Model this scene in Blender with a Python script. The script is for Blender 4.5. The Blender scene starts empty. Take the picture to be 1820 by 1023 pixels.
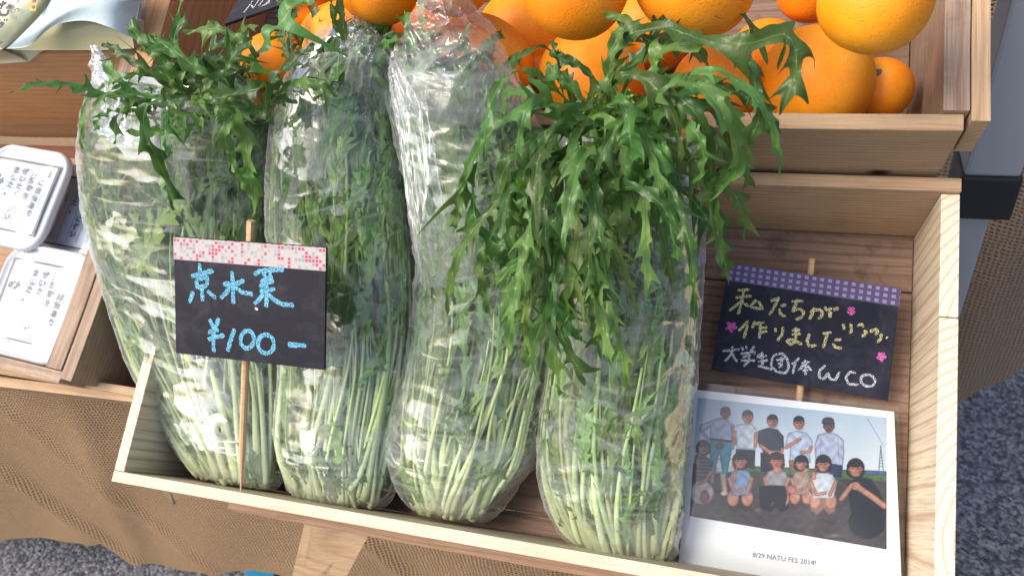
import bpy, math, random
import numpy as np
from mathutils import Matrix, Vector

# ---------------------------------------------------------------- camera, sky, sun, exposure
S = 1.35
TILT = math.radians(33)                      # the display boxes lean back by this angle
CA = np.array([[0.9534, 0.1464, -0.2637], [0.0729, -0.9603, -0.2694], [-0.2926, 0.2376, -0.9262]])
CA[0] /= np.linalg.norm(CA[0])
CA[1] -= CA[1] @ CA[0] * CA[0]; CA[1] /= np.linalg.norm(CA[1])
CA[2] = np.cross(CA[0], CA[1])
CT = np.array([-0.2462, 0.1457, 0.6133]) * S
FPX = 1411.75
CC = -CA.T @ CT                              # camera position in the frame of the tilted boxes
ct, st = math.cos(TILT), math.sin(TILT)
RX = np.array([[1, 0, 0], [0, ct, -st], [0, st, ct]])
M = Matrix(((1, 0, 0, 0), (0, ct, -st, 0), (0, st, ct, 0), (0, 0, 0, 1)))
GRAV = RX.T @ np.array([0, 0, -1.0])

scene = bpy.context.scene
COL = scene.collection
cam = bpy.data.cameras.new('camera')
cam.sensor_width = 36.0
cam.lens = FPX / 1820 * 36.0
cam.clip_start = 0.01
cam.clip_end = 200
cam.dof.use_dof = True
cam.dof.focus_distance = 0.62
cam.dof.aperture_fstop = 11.0
camo = bpy.data.objects.new('camera', cam)
COL.objects.link(camo)
_r = RX @ np.stack([CA[0], -CA[1], -CA[2]], 1)
_p = RX @ CC
camo.matrix_world = Matrix([list(_r[i]) + [_p[i]] for i in range(3)] + [[0, 0, 0, 1]])
scene.camera = camo

SUN_EL, SUN_AZ = math.radians(48), math.radians(-130)    # azimuth from +Y towards +X
world = bpy.data.worlds.new('World')
scene.world = world
world.use_nodes = True
wn = world.node_tree.nodes
wn.clear()
wo = wn.new('ShaderNodeOutputWorld'); wb = wn.new('ShaderNodeBackground'); sk = wn.new('ShaderNodeTexSky')
sk.sky_type = 'NISHITA'; sk.sun_disc = False
sk.sun_elevation = SUN_EL; sk.sun_rotation = SUN_AZ
sk.air_density = 0.8; sk.dust_density = 4.0; sk.ozone_density = 0.6
wb.inputs[1].default_value = 0.15
world.node_tree.links.new(sk.outputs[0], wb.inputs[0])
world.node_tree.links.new(wb.outputs[0], wo.inputs[0])
sun = bpy.data.lights.new('sun', 'SUN')
sun.energy = 1.15; sun.angle = math.radians(30); sun.color = (1.0, 0.91, 0.78)
suno = bpy.data.objects.new('sun', sun)
COL.objects.link(suno)
sd = Vector((math.sin(SUN_AZ) * math.cos(SUN_EL), math.cos(SUN_AZ) * math.cos(SUN_EL), math.sin(SUN_EL)))
suno.rotation_euler = sd.to_track_quat('Z', 'Y').to_euler()
scene.view_settings.view_transform = 'Standard'
scene.view_settings.look = 'None'
scene.view_settings.gamma = 1
scene.view_settings.use_curve_mapping = False
scene.view_settings.exposure = 0.88
scene.render.engine = 'CYCLES'
scene.cycles.transparent_max_bounces = 20
scene.cycles.max_bounces = 8
scene.cycles.use_denoising = True
scene.cycles.caustics_reflective = False
scene.cycles.caustics_refractive = False

RNG = random.Random(7)
NR = np.random.RandomState(7)

# ---------------------------------------------------------------- measuring helpers (box frame: u right, v up the slope, w out of the box)
def ray(x, y):
    return CA.T @ np.array([(x - 910) / FPX, (y - 511.5) / FPX, 1.0])
def at(x, y, w):
    d = ray(x, y)
    return CC + d * ((w - CC[2]) / d[2])
def on_v(x, y, v):
    d = ray(x, y)
    return CC + d * ((v - CC[1]) / d[1])
def at_depth(x, y, dist):
    return CC + ray(x, y) * dist
def on_world_y(x, y, Y):
    d = RX @ ray(x, y); c = RX @ CC
    return c + d * ((Y - c[1]) / d[1])
def on_plane(x, y, p0, n):
    d = ray(x, y)
    return CC + d * (np.dot(p0 - CC, n) / np.dot(d, n))
def V3(*a):
    return np.array(a, float)
def nrm(a):
    return a / (np.linalg.norm(a) + 1e-12)

# ---------------------------------------------------------------- object helpers
BASE = {}
def tagp(o, label=None, cat=None, group=None, kind=None):
    if label: o['label'] = label
    if cat: o['category'] = cat
    if group: o['group'] = group
    if kind: o['kind'] = kind
    return o
def thing(name, label, cat, base, group=None):
    o = bpy.data.objects.new(name, None)
    o.empty_display_size = 0.02
    COL.objects.link(o)
    base = np.array(base, float)
    o.matrix_world = M @ Matrix.Translation(Vector(base))
    BASE[o] = base
    return tagp(o, label, cat, group)
def mesh_of(name, verts, faces, smooth=False):
    me = bpy.data.meshes.new(name)
    me.from_pydata([tuple(map(float, v)) for v in verts], [], faces)
    if smooth:
        me.polygons.foreach_set('use_smooth', [True] * len(me.polygons))
    me.update()
    return me
def part(name, verts, faces, mat, parent, smooth=False):
    b = BASE[parent]
    me = mesh_of(name, np.asarray(verts, float) - b, faces, smooth)
    me.materials.append(mat)
    o = bpy.data.objects.new(name, me)
    COL.objects.link(o)
    o.parent = parent
    BASE[o] = b
    return o
def single(name, verts, faces, mat, label, cat, base=None, group=None, smooth=False):
    verts = np.asarray(verts, float)
    if base is None: base = verts.mean(0)
    me = mesh_of(name, verts - base, faces, smooth)
    me.materials.append(mat)
    o = bpy.data.objects.new(name, me)
    COL.objects.link(o)
    o.matrix_world = M @ Matrix.Translation(Vector(base))
    BASE[o] = np.array(base, float)
    return tagp(o, label, cat, group)

def box_mesh(L, Wd, H, bev=0.0008, bow=0.0, jit=0.0, seg=1):
    """box with bevelled edges; long axis X"""
    import bmesh
    bm = bmesh.new()
    bmesh.ops.create_cube(bm, size=1)
    for v in bm.verts:
        v.co.x *= L; v.co.y *= Wd; v.co.z *= H
    if seg > 1:
        es = [e for e in bm.edges if abs(e.verts[0].co.x - e.verts[1].co.x) > L * 0.9]
        bmesh.ops.subdivide_edges(bm, edges=es, cuts=seg)
    if bev > 0:
        bmesh.ops.bevel(bm, geom=[e for e in bm.edges if e.calc_face_angle(0) > 0.5], offset=bev, segments=2, affect='EDGES', profile=0.6)
    for v in bm.verts:
        t = v.co.x / L * 2
        v.co.z += bow * (1 - t * t)
        if jit:
            v.co.y += jit * math.sin(v.co.x * 37 + 1) ; v.co.z += jit * math.sin(v.co.x * 29)
    me = bpy.data.meshes.new('board')
    bm.to_mesh(me); bm.free()
    return me
AX = {'u': Matrix.Identity(3), 'v': Matrix(((0, -1, 0), (1, 0, 0), (0, 0, 1))), 'w': Matrix(((0, 0, -1), (0, 1, 0), (1, 0, 0)))}
def board(name, parent, lo, hi, axis, mat, rz=0.0, bev=0.0008, label=None, seg=1, jit=0.0):
    """axis-aligned board between corners lo and hi, grain along axis; rz turns it about w"""
    lo = np.array(lo, float); hi = np.array(hi, float)
    c = (lo + hi) / 2; d = hi - lo
    dims = {'u': (d[0], d[1], d[2]), 'v': (d[1], d[0], d[2]), 'w': (d[2], d[1], d[0])}[axis]
    me = box_mesh(*dims, bev=bev, seg=seg, jit=jit)
    me.name = name
    me.materials.append(mat)
    o = bpy.data.objects.new(name, me)
    COL.objects.link(o)
    R = Matrix.Rotation(rz, 3, 'Z') @ AX[axis]
    if parent is not None:
        o.parent = parent
        o.matrix_local = Matrix.Translation(Vector(c - BASE[parent])) @ R.to_4x4()
    else:
        o.matrix_world = M @ Matrix.Translation(Vector(c)) @ R.to_4x4()
    BASE[o] = c
    if label: o['label'] = label
    return o
def prism(name, parent, pts_top, pts_bot, mat):
    """closed prism between two quads"""
    n = len(pts_top)
    v = list(pts_top) + list(pts_bot)
    f = [tuple(range(n)), tuple(range(2 * n - 1, n - 1, -1))] + [(i, i + n, (i + 1) % n + n, (i + 1) % n) for i in range(n)]
    return part(name, v, f, mat, parent)

# ---------------------------------------------------------------- node helpers
class NT:
    def __init__(s, name):
        s.m = bpy.data.materials.new(name); s.m.use_nodes = True
        s.t = s.m.node_tree; s.t.nodes.clear()
        s.out = s.n('ShaderNodeOutputMaterial')
    def n(s, typ, **kw):
        nd = s.t.nodes.new(typ)
        for k, v in kw.items(): setattr(nd, k, v)
        return nd
    def l(s, a, b): s.t.links.new(a, b)
    def val(s, sock, x):
        if hasattr(x, 'is_linked') or hasattr(x, 'node'): s.l(x, sock)
        else: sock.default_value = x
    def math(s, op, a, b=0.0, c=0.0, clamp=False):
        nd = s.n('ShaderNodeMath', operation=op); nd.use_clamp = clamp
        s.val(nd.inputs[0], a); s.val(nd.inputs[1], b); s.val(nd.inputs[2], c)
        return nd.outputs[0]
    def mix(s, f, a, b, blend='MIX'):
        nd = s.n('ShaderNodeMix', data_type='RGBA', blend_type=blend)
        s.val(nd.inputs[0], f)
        for sk_, x in ((nd.inputs[6], a), (nd.inputs[7], b)):
            if isinstance(x, tuple): sk_.default_value = tuple(x) + ((1,) if len(x) == 3 else ())
            else: s.l(x, sk_)
        return nd.outputs[2]
    def noise(s, vec, scale, detail=3, rough=0.5, dist=0.0, dim='3D'):
        nd = s.n('ShaderNodeTexNoise', noise_dimensions=dim)
        if vec is not None: s.l(vec, nd.inputs['Vector'])
        nd.inputs['Scale'].default_value = scale; nd.inputs['Detail'].default_value = detail
        nd.inputs['Roughness'].default_value = rough; nd.inputs['Distortion'].default_value = dist
        return nd
    def mapv(s, vec, scale=(1, 1, 1), loc=(0, 0, 0), rot=(0, 0, 0)):
        nd = s.n('ShaderNodeMapping'); s.l(vec, nd.inputs[0])
        nd.inputs['Location'].default_value = loc; nd.inputs['Rotation'].default_value = rot; nd.inputs['Scale'].default_value = scale
        return nd.outputs[0]
    def ramp(s, f, stops, interp='LINEAR'):
        nd = s.n('ShaderNodeValToRGB'); nd.color_ramp.interpolation = interp
        el = nd.color_ramp.elements
        while len(el) < len(stops): el.new(0.5)
        for e, (p, c) in zip(el, stops):
            e.position = p; e.color = tuple(c) + (1,) if len(c) == 3 else c
        s.l(f, nd.inputs[0])
        return nd.outputs[0]
    def bsdf(s, color, rough=0.5, spec=0.5, normal=None, **kw):
        b = s.n('ShaderNodeBsdfPrincipled')
        if isinstance(color, tuple): b.inputs['Base Color'].default_value = tuple(color) + (1,)
        else: s.l(color, b.inputs['Base Color'])
        s.val(b.inputs['Roughness'], rough)
        b.inputs['Specular IOR Level'].default_value = spec
        if normal is not None: s.l(normal, b.inputs['Normal'])
        for k, v in kw.items(): s.val(b.inputs[k], v)
        return b
    def bump(s, h, dist=0.001, strength=1.0, normal=None):
        b = s.n('ShaderNodeBump'); s.l(h, b.inputs['Height'])
        b.inputs['Distance'].default_value = dist; b.inputs['Strength'].default_value = strength
        if normal is not None: s.l(normal, b.inputs['Normal'])
        return b.outputs[0]
    def done(s, sh):
        s.l(sh, s.out.inputs[0]); return s.m
def obj_coord(t):
    """object coordinates shifted by a random amount for every object"""
    tc = t.n('ShaderNodeTexCoord'); oi = t.n('ShaderNodeObjectInfo')
    sc_ = t.n('ShaderNodeVectorMath', operation='SCALE'); sc_.inputs[0].default_value = (1.0, 0.06, 0.045)
    t.l(oi.outputs['Random'], sc_.inputs['Scale'])
    ad = t.n('ShaderNodeVectorMath', operation='ADD')
    t.l(tc.outputs['Object'], ad.inputs[0]); t.l(sc_.outputs[0], ad.inputs[1])
    return ad.outputs[0], oi.outputs['Random'], tc

def wood(name, light, dark, ring, freq=1500, spow=4.0, wob=0.016, rings_at=(0.02, 0.05), ringamt=0.8, dirt=0.3, dirtcol=(0.05, 0.035, 0.025), knot=None, rough=0.65, var=0.15):
    t = NT(name)
    vec, rnd, tc = obj_coord(t)
    v1 = t.mapv(vec, scale=(0.12, 1, 1), loc=(0, rings_at[0], rings_at[1]))
    nz = t.noise(t.mapv(vec, scale=(2.2, 14, 14)), 1.6, 3, 0.55)
    sub = t.n('ShaderNodeVectorMath', operation='SUBTRACT'); t.l(nz.outputs['Color'], sub.inputs[0]); sub.inputs[1].default_value = (0.5, 0.5, 0.5)
    scl = t.n('ShaderNodeVectorMath', operation='SCALE'); t.l(sub.outputs[0], scl.inputs[0]); scl.inputs['Scale'].default_value = wob
    ad = t.n('ShaderNodeVectorMath', operation='ADD'); t.l(v1, ad.inputs[0]); t.l(scl.outputs[0], ad.inputs[1])
    sp = t.n('ShaderNodeSeparateXYZ'); t.l(ad.outputs[0], sp.inputs[0])
    if knot:
        kp = t.n('ShaderNodeSeparateXYZ'); t.l(tc.outputs['Object'], kp.inputs[0])
        dx = t.math('SUBTRACT', kp.outputs[0], knot[0]); dz = t.math('SUBTRACT', kp.outputs[1 if knot[3] == 'y' else 2], knot[1])
        kd = t.math('SQRT', t.math('ADD', t.math('MULTIPLY', t.math('MULTIPLY', dx, dx), 0.35), t.math('MULTIPLY', dz, dz)))
        km = t.math('SUBTRACT', 1.0, t.math('DIVIDE', kd, knot[2]), clamp=True)
    rr = t.math('SQRT', t.math('ADD', t.math('MULTIPLY', sp.outputs[1], sp.outputs[1]), t.math('MULTIPLY', sp.outputs[2], sp.outputs[2])))
    s1 = t.math('SINE', t.math('MULTIPLY', rr, freq))
    s1 = t.math('MULTIPLY_ADD', s1, 0.5, 0.5)
    s1 = t.math('POWER', s1, spow)
    fine = t.noise(t.mapv(vec, scale=(6, 260, 260)), 3.0, 4, 0.6)
    mid = t.noise(t.mapv(vec, scale=(3, 30, 30)), 2.0, 4, 0.6)
    base = t.mix(t.math('MULTIPLY', mid.outputs[0], 1.0), light, dark)
    base = t.mix(t.math('MULTIPLY', s1, ringamt), base, ring)
    base = t.mix(t.math('MULTIPLY', t.math('SUBTRACT', fine.outputs[0], 0.42, clamp=True), 1.6, clamp=True), base, tuple(c * 0.62 for c in ring))
    dn = t.noise(vec, 26, 6, 0.7)
    dm = t.math('MULTIPLY', t.math('SUBTRACT', dn.outputs[0], 0.5, clamp=True), 4.0 * dirt, clamp=True)
    base = t.mix(dm, base, dirtcol)
    hv = t.n('ShaderNodeHueSaturation'); t.l(base, hv.inputs['Color'])
    t.l(t.math('MULTIPLY_ADD', rnd, 2 * var, 1 - var), hv.inputs['Value'])
    base = hv.outputs[0]
    if knot:
        base = t.mix(t.math('MULTIPLY', t.math('POWER', km, 0.7), 1.3, clamp=True), base, (0.035, 0.012, 0.008))
    h = t.math('ADD', t.math('MULTIPLY', fine.outputs[0], 0.6), t.math('MULTIPLY', s1, -0.3))
    b = t.bsdf(base, t.math('MULTIPLY_ADD', fine.outputs[0], 0.25, rough - 0.1), 0.3, t.bump(h, 0.0006, 0.6))
    return t.done(b.outputs[0])

PALE = wood('pale_new_pine', (0.74, 0.66, 0.50), (0.68, 0.58, 0.42), (0.50, 0.36, 0.20), freq=700, ringamt=0.38, dirt=0.04)
PALE_END = wood('pale_pine_end_grain', (0.76, 0.67, 0.52), (0.74, 0.64, 0.48), (0.46, 0.27, 0.17), freq=900, rings_at=(0.012, 0.045), ringamt=0.62, dirt=0.03, spow=9.0, wob=0.006)
AGED = wood('aged_cedar', (0.42, 0.27, 0.165), (0.34, 0.20, 0.12), (0.22, 0.11, 0.065), freq=1300, ringamt=0.45, dirt=0.25)
AGEDL = wood('weathered_light_pine', (0.50, 0.36, 0.22), (0.43, 0.29, 0.17), (0.30, 0.17, 0.09), freq=1200, ringamt=0.5, dirt=0.2)
AGEDL_K = wood('weathered_light_pine_with_knot', (0.50, 0.36, 0.22), (0.43, 0.29, 0.17), (0.30, 0.17, 0.09), freq=1500, ringamt=0.5, dirt=0.12, knot=(0.30, -0.006, 0.0065, 'z'))
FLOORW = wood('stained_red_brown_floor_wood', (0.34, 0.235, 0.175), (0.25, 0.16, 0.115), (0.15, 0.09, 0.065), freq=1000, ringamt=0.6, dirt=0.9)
ORANGEW = wood('orange_brown_wood', (0.58, 0.33, 0.155), (0.50, 0.26, 0.115), (0.38, 0.18, 0.075), freq=700, ringamt=0.4, dirt=0.12)
REDW = wood('reddish_plywood', (0.20, 0.075, 0.04), (0.15, 0.05, 0.028), (0.10, 0.03, 0.02), freq=600, ringamt=0.3, dirt=0.4)
GREYW = wood('greyed_sawn_wood', (0.46, 0.34, 0.25), (0.34, 0.24, 0.17), (0.22, 0.13, 0.09), freq=1400, ringamt=0.55, dirt=0.45)
GREYW_K = wood('greyed_sawn_wood_with_knot', (0.46, 0.34, 0.25), (0.36, 0.26, 0.18), (0.24, 0.15, 0.10), freq=1400, ringamt=0.45, dirt=0.3, knot=(-0.045, -0.012, 0.006, 'z'))
STICK = wood('bamboo_stick', (0.66, 0.44, 0.25), (0.60, 0.38, 0.20), (0.45, 0.27, 0.13), freq=3000, ringamt=0.3, dirt=0.02, var=0.03)

def plain(name, col, rough=0.5, spec=0.5, nscale=60, namt=0.12, bump=0.0002, **kw):
    t = NT(name); tc = t.n('ShaderNodeTexCoord')
    nz = t.noise(tc.outputs['Object'], nscale, 5, 0.6)
    c = t.mix(t.math('MULTIPLY', nz.outputs[0], namt * 2), col, tuple(c * 0.6 for c in col))
    b = t.bsdf(c, t.math('MULTIPLY_ADD', nz.outputs[0], 0.15, rough - 0.07), spec, t.bump(nz.outputs[0], bump), **kw)
    return t.done(b.outputs[0])
BLACKP = plain('black_plastic', (0.012, 0.014, 0.02), 0.35)
GREYM = plain('grey_painted_steel', (0.34, 0.36, 0.39), 0.38, nscale=400, namt=0.1, bump=0.0001)
def chalkboard(name, col, spec):
    t = NT(name); tc = t.n('ShaderNodeTexCoord')
    sm = t.noise(tc.outputs['Object'], 28, 5, 0.7, 1.0); fi = t.noise(t.mapv(tc.outputs['Object'], scale=(1, 4, 4)), 260, 3, 0.6)
    f = t.math('MULTIPLY', t.math('SUBTRACT', sm.outputs[0], 0.46, clamp=True), t.math('MULTIPLY', fi.outputs[0], 0.55))
    return t.done(t.bsdf(t.mix(f, col, (0.35, 0.36, 0.42)), t.math('MULTIPLY_ADD', sm.outputs[0], 0.3, 0.45), spec, t.bump(fi.outputs[0], 0.0002, 0.6)).outputs[0])
CHALKB = chalkboard('black_chalkboard', (0.011, 0.011, 0.018), 0.25)
CHALKN = chalkboard('navy_black_chalkboard', (0.007, 0.009, 0.024), 0.22)
TUBW = plain('white_plastic_tub', (0.60, 0.63, 0.68), 0.28, nscale=15, namt=0.04)
PAPERW = plain('white_label_paper', (0.56, 0.62, 0.75), 0.16, nscale=300, namt=0.04)
INK = plain('black_ink', (0.05, 0.05, 0.065), 0.5, nscale=500, namt=0.5)
INKG = plain('grey_ink', (0.12, 0.13, 0.19), 0.5, nscale=500, namt=0.2)
REDINK = plain('red_ink', (0.75, 0.08, 0.08), 0.5)
BLUEP = plain('blue_plastic', (0.03, 0.30, 0.52), 0.4)

def chalk(name, col):
    t = NT(name); tc = t.n('ShaderNodeTexCoord')
    nz = t.noise(tc.outputs['Object'], 1500, 2, 0.7)
    f = t.math('MULTIPLY', t.math('SUBTRACT', nz.outputs[0], 0.44), 9.0, clamp=True)
    b = t.bsdf(col, 0.9, 0.1)
    tr = t.n('ShaderNodeBsdfTransparent'); mx = t.n('ShaderNodeMixShader')
    t.l(f, mx.inputs[0]); t.l(tr.outputs[0], mx.inputs[1]); t.l(b.outputs[0], mx.inputs[2])
    return t.done(mx.outputs[0])
CH_BLUE = chalk('blue_chalk', (0.22, 0.62, 0.88)); CH_YEL = chalk('yellow_chalk', (0.70, 0.68, 0.34))
CH_WHT = chalk('white_chalk', (0.62, 0.66, 0.76)); CH_PNK = chalk('pink_chalk', (0.78, 0.17, 0.55))

def tape(name, kind):
    t = NT(name); uv = t.n('ShaderNodeUVMap'); sp = t.n('ShaderNodeSeparateXYZ'); t.l(uv.outputs[0], sp.inputs[0])
    fx = t.math('FRACT', sp.outputs[0]); fy = t.math('FRACT', sp.outputs[1])
    if kind == 'mosaic':
        fl = t.n('ShaderNodeVectorMath', operation='FLOOR'); t.l(uv.outputs[0], fl.inputs[0])
        wn_ = t.n('ShaderNodeTexWhiteNoise', noise_dimensions='2D'); t.l(fl.outputs[0], wn_.inputs['Vector'])
        c = t.ramp(wn_.outputs['Value'], [(0, (0.48, 0.035, 0.10)), (0.27, (0.47, 0.44, 0.42)), (0.75, (0.26, 0.30, 0.35)), (0.9, (0.38, 0.35, 0.35))], 'CONSTANT')
        ex = t.math('MINIMUM', t.math('MINIMUM', fx, t.math('SUBTRACT', 1.0, fx)), t.math('MINIMUM', fy, t.math('SUBTRACT', 1.0, fy)))
        g = t.math('LESS_THAN', ex, 0.11)
        c = t.mix(g, c, (0.44, 0.40, 0.38))
    else:
        inx = t.math('LESS_THAN', t.math('ABSOLUTE', t.math('SUBTRACT', fx, 0.5)), 0.25)
        iny = t.math('LESS_THAN', t.math('ABSOLUTE', t.math('SUBTRACT', fy, 0.5)), 0.27)
        sm = t.math('ADD', inx, iny)
        c = t.ramp(t.math('MULTIPLY', sm, 0.5), [(0, (0.075, 0.016, 0.10)), (0.4, (0.055, 0.018, 0.13)), (0.9, (0.22, 0.25, 0.46))], 'CONSTANT')
    tc = t.n('ShaderNodeTexCoord'); nz = t.noise(tc.outputs['Object'], 900, 3)
    c = t.mix(t.math('MULTIPLY', nz.outputs[0], 0.25), c, (0.3, 0.3, 0.32))
    return t.done(t.bsdf(c, 0.45, 0.4, t.bump(nz.outputs[0], 0.0001)).outputs[0])
TAPE1 = tape('pink_mosaic_washi_tape', 'mosaic'); TAPE2 = tape('purple_gingham_washi_tape', 'gingham')

def make_leaf_mat(name, top, under, hue=0.0):
    t = NT(name)
    vein = t.n('ShaderNodeAttribute', attribute_name='vein'); oi = t.n('ShaderNodeObjectInfo'); gm = t.n('ShaderNodeNewGeometry'); tc = t.n('ShaderNodeTexCoord')
    nz = t.noise(tc.outputs['Object'], 45, 4, 0.6)
    base = t.mix(gm.outputs['Backfacing'], top, under)
    base = t.mix(t.math('MULTIPLY', t.math('SUBTRACT', nz.outputs[0], 0.35, clamp=True), 1.3, clamp=True), base, tuple(min(1, c * 1.7 + 0.01) for c in top))
    hv = t.n('ShaderNodeHueSaturation'); t.l(base, hv.inputs['Color'])
    t.l(t.math('MULTIPLY_ADD', oi.outputs['Random'], -0.05, 0.520), hv.inputs['Hue'])
    t.l(t.math('MULTIPLY_ADD', t.math('FRACT', t.math('MULTIPLY', oi.outputs['Random'], 7.31)), 1.1, 0.5), hv.inputs['Value'])
    vv = t.math('POWER', vein.outputs['Fac'], 7.0)
    pale = t.math('MULTIPLY', vv, 0.85, clamp=True)
    base = t.mix(pale, hv.outputs[0], (0.34, 0.46, 0.20))
    nb = t.noise(tc.outputs['Object'], 240, 3, 0.6)
    h = t.math('ADD', t.math('MULTIPLY', nb.outputs[0], 0.5), t.math('MULTIPLY', vv, -0.7))
    b = t.bsdf(base, 0.31, 0.42, t.bump(h, 0.0016, 0.6))
    tr = t.n('ShaderNodeBsdfTranslucent')
    t.l(t.mix(0.5, base, (0.16, 0.30, 0.03)), tr.inputs[0])
    mx = t.n('ShaderNodeMixShader'); mx.inputs[0].default_value = 0.34
    t.l(b.outputs[0], mx.inputs[1]); t.l(tr.outputs[0], mx.inputs[2])
    return t.done(mx.outputs[0])
LEAF = make_leaf_mat('mizuna_leaf', (0.032, 0.100, 0.012), (0.075, 0.165, 0.04))
LEAF_IN = make_leaf_mat('bagged_mizuna_leaf', (0.11, 0.235, 0.035), (0.16, 0.29, 0.075))
def make_stem_mat():
    t = NT('mizuna_stem')
    at_ = t.n('ShaderNodeAttribute', attribute_name='vein'); oi = t.n('ShaderNodeObjectInfo'); tc = t.n('ShaderNodeTexCoord')
    nz = t.noise(t.mapv(tc.outputs['Object'], scale=(1, 0.15, 0.15)), 160, 3)
    c = t.ramp(at_.outputs['Fac'], [(0, (0.66, 0.70, 0.46)), (0.35, (0.50, 0.60, 0.27)), (0.75, (0.26, 0.40, 0.11)), (1, (0.14, 0.27, 0.06))])
    hv = t.n('ShaderNodeHueSaturation'); t.l(c, hv.inputs['Color'])
    t.l(t.math('MULTIPLY_ADD', oi.outputs['Random'], 0.5, 0.7), hv.inputs['Value'])
    t.l(t.math('MULTIPLY_ADD', t.math('FRACT', t.math('MULTIPLY', oi.outputs['Random'], 5.7)), 0.03, 0.49), hv.inputs['Hue'])
    b = t.bsdf(hv.outputs[0], 0.35, 0.5, t.bump(nz.outputs[0], 0.0006, 0.5), **{'Subsurface Weight': 0.15, 'Subsurface Scale': 0.004})
    return t.done(b.outputs[0])
STEM = make_stem_mat()

def make_film(name, haze=0.07, gloss=0.10, crinkle=1.0, rough=0.10, scale=1.0, patch=0.45, facet=0.30, crease=0.20):
    t = NT(name)
    tc = t.n('ShaderNodeTexCoord'); v = tc.outputs['Object']
    w1 = t.noise(t.mapv(v, scale=(.5, 1, .7), rot=(0, 0, -0.25)), 12 * scale, 2, 0.45, 1.0)
    w2 = t.noise(t.mapv(v, scale=(0.28, 1, .7), rot=(0, 0, 0.45)), 24 * scale, 2, 0.45, 1.2)
    w3 = t.noise(v, 190 * scale, 2, 0.5, 0.5)
    def ridge(x):
        return t.math('ABSOLUTE', t.math('SUBTRACT', x, 0.5))
    r1 = ridge(w1.outputs[0]); r2 = ridge(w2.outputs[0])
    h = t.math('ADD', t.math('ADD', t.math('MULTIPLY', r1, 2.0), t.math('MULTIPLY', r2, 0.8)), t.math('MULTIPLY', w3.outputs[0], 0.02))
    vo = t.n('ShaderNodeTexVoronoi', feature='F1'); vo.inputs['Scale'].default_value = 30 * scale
    wj = t.noise(v, 30 * scale, 2, 0.5)
    mm = t.n('ShaderNodeVectorMath', operation='MULTIPLY_ADD'); t.l(wj.outputs['Color'], mm.inputs[0]); mm.inputs[1].default_value = (.06, .06, .06); t.l(v, mm.inputs[2])
    t.l(t.mapv(mm.outputs[0], scale=(.38, 1, .6), rot=(0, 0, -.3)), vo.inputs['Vector'])
    su = t.n('ShaderNodeVectorMath', operation='SUBTRACT'); t.l(vo.outputs['Color'], su.inputs[0]); su.inputs[1].default_value = (.5, .5, .5)
    sc2 = t.n('ShaderNodeVectorMath', operation='SCALE'); t.l(su.outputs[0], sc2.inputs[0]); sc2.inputs['Scale'].default_value = facet
    bp0 = t.bump(h, 0.010 * crinkle, 0.6)
    a2 = t.n('ShaderNodeVectorMath', operation='ADD'); t.l(bp0, a2.inputs[0]); t.l(sc2.outputs[0], a2.inputs[1])
    n2 = t.n('ShaderNodeVectorMath', operation='NORMALIZE'); t.l(a2.outputs[0], n2.inputs[0]); bp = n2.outputs[0]
    gl = t.n('ShaderNodeBsdfGlossy'); gl.inputs['Roughness'].default_value = rough; t.l(bp, gl.inputs['Normal']); gl.inputs[0].default_value = (1, 1, 1, 1)
    tr = t.n('ShaderNodeBsdfTransparent'); tr.inputs[0].default_value = (0.97, 0.985, 0.98, 1)
    fr = t.n('ShaderNodeFresnel'); fr.inputs[0].default_value = 1.5; t.l(bp, fr.inputs['Normal'])
    fac = t.math('MINIMUM', t.math('MULTIPLY_ADD', fr.outputs[0], 0.9, gloss, clamp=True), 0.30)
    m1 = t.n('ShaderNodeMixShader'); t.l(fac, m1.inputs[0]); t.l(tr.outputs[0], m1.inputs[1]); t.l(gl.outputs[0], m1.inputs[2])
    df = t.n('ShaderNodeBsdfDiffuse'); df.inputs[0].default_value = (0.80, 0.84, 0.86, 1)
    tl = t.n('ShaderNodeBsdfTranslucent'); tl.inputs[0].default_value = (0.80, 0.84, 0.86, 1)
    m0 = t.n('ShaderNodeMixShader'); m0.inputs[0].default_value = 0.5; t.l(df.outputs[0], m0.inputs[1]); t.l(tl.outputs[0], m0.inputs[2])
    cr = t.math('SUBTRACT', 1.0, t.math('MULTIPLY', r2, 26.0), clamp=True)
    cr2 = t.math('SUBTRACT', 1.0, t.math('MULTIPLY', r1, 30.0), clamp=True)
    lw = t.n('ShaderNodeLayerWeight'); lw.inputs[0].default_value = 0.5
    edge = t.math('POWER', lw.outputs['Facing'], 3.0)
    hz = t.math('ADD', t.math('ADD', haze, t.math('MULTIPLY', t.math('MAXIMUM', cr, cr2), crease)), t.math('MULTIPLY', edge, 0.34), clamp=True)
    pt = t.noise(v, 16, 3, 0.6, 0.8)
    hz = t.math('ADD', hz, t.math('MULTIPLY', t.math('SUBTRACT', pt.outputs[0], 0.50, clamp=True), patch), clamp=True)
    m2 = t.n('ShaderNodeMixShader'); t.l(hz, m2.inputs[0]); t.l(m1.outputs[0], m2.inputs[1]); t.l(m0.outputs[0], m2.inputs[2])
    return t.done(m2.outputs[0])
FILM = make_film('clear_bag_film', 0.035, 0.02, 0.5, 0.10)
FILM_MILKY = make_film('milky_bag_film', 0.08, 0.03, 0.5, 0.11, facet=.5)
FILM_W = make_film('whitish_bag_film', 0.04, 0.02, 0.55, 0.10, patch=0.8)
SLEEVE = make_film('photo_sleeve_film', 0.01, 0.01, 0.14, 0.08, 0.25, patch=0.1, facet=0.0, crease=0.0)
SHRINK = make_film('tub_wrap_film', 0.02, 0.10, 0.35, 0.05, 0.8)

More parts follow.
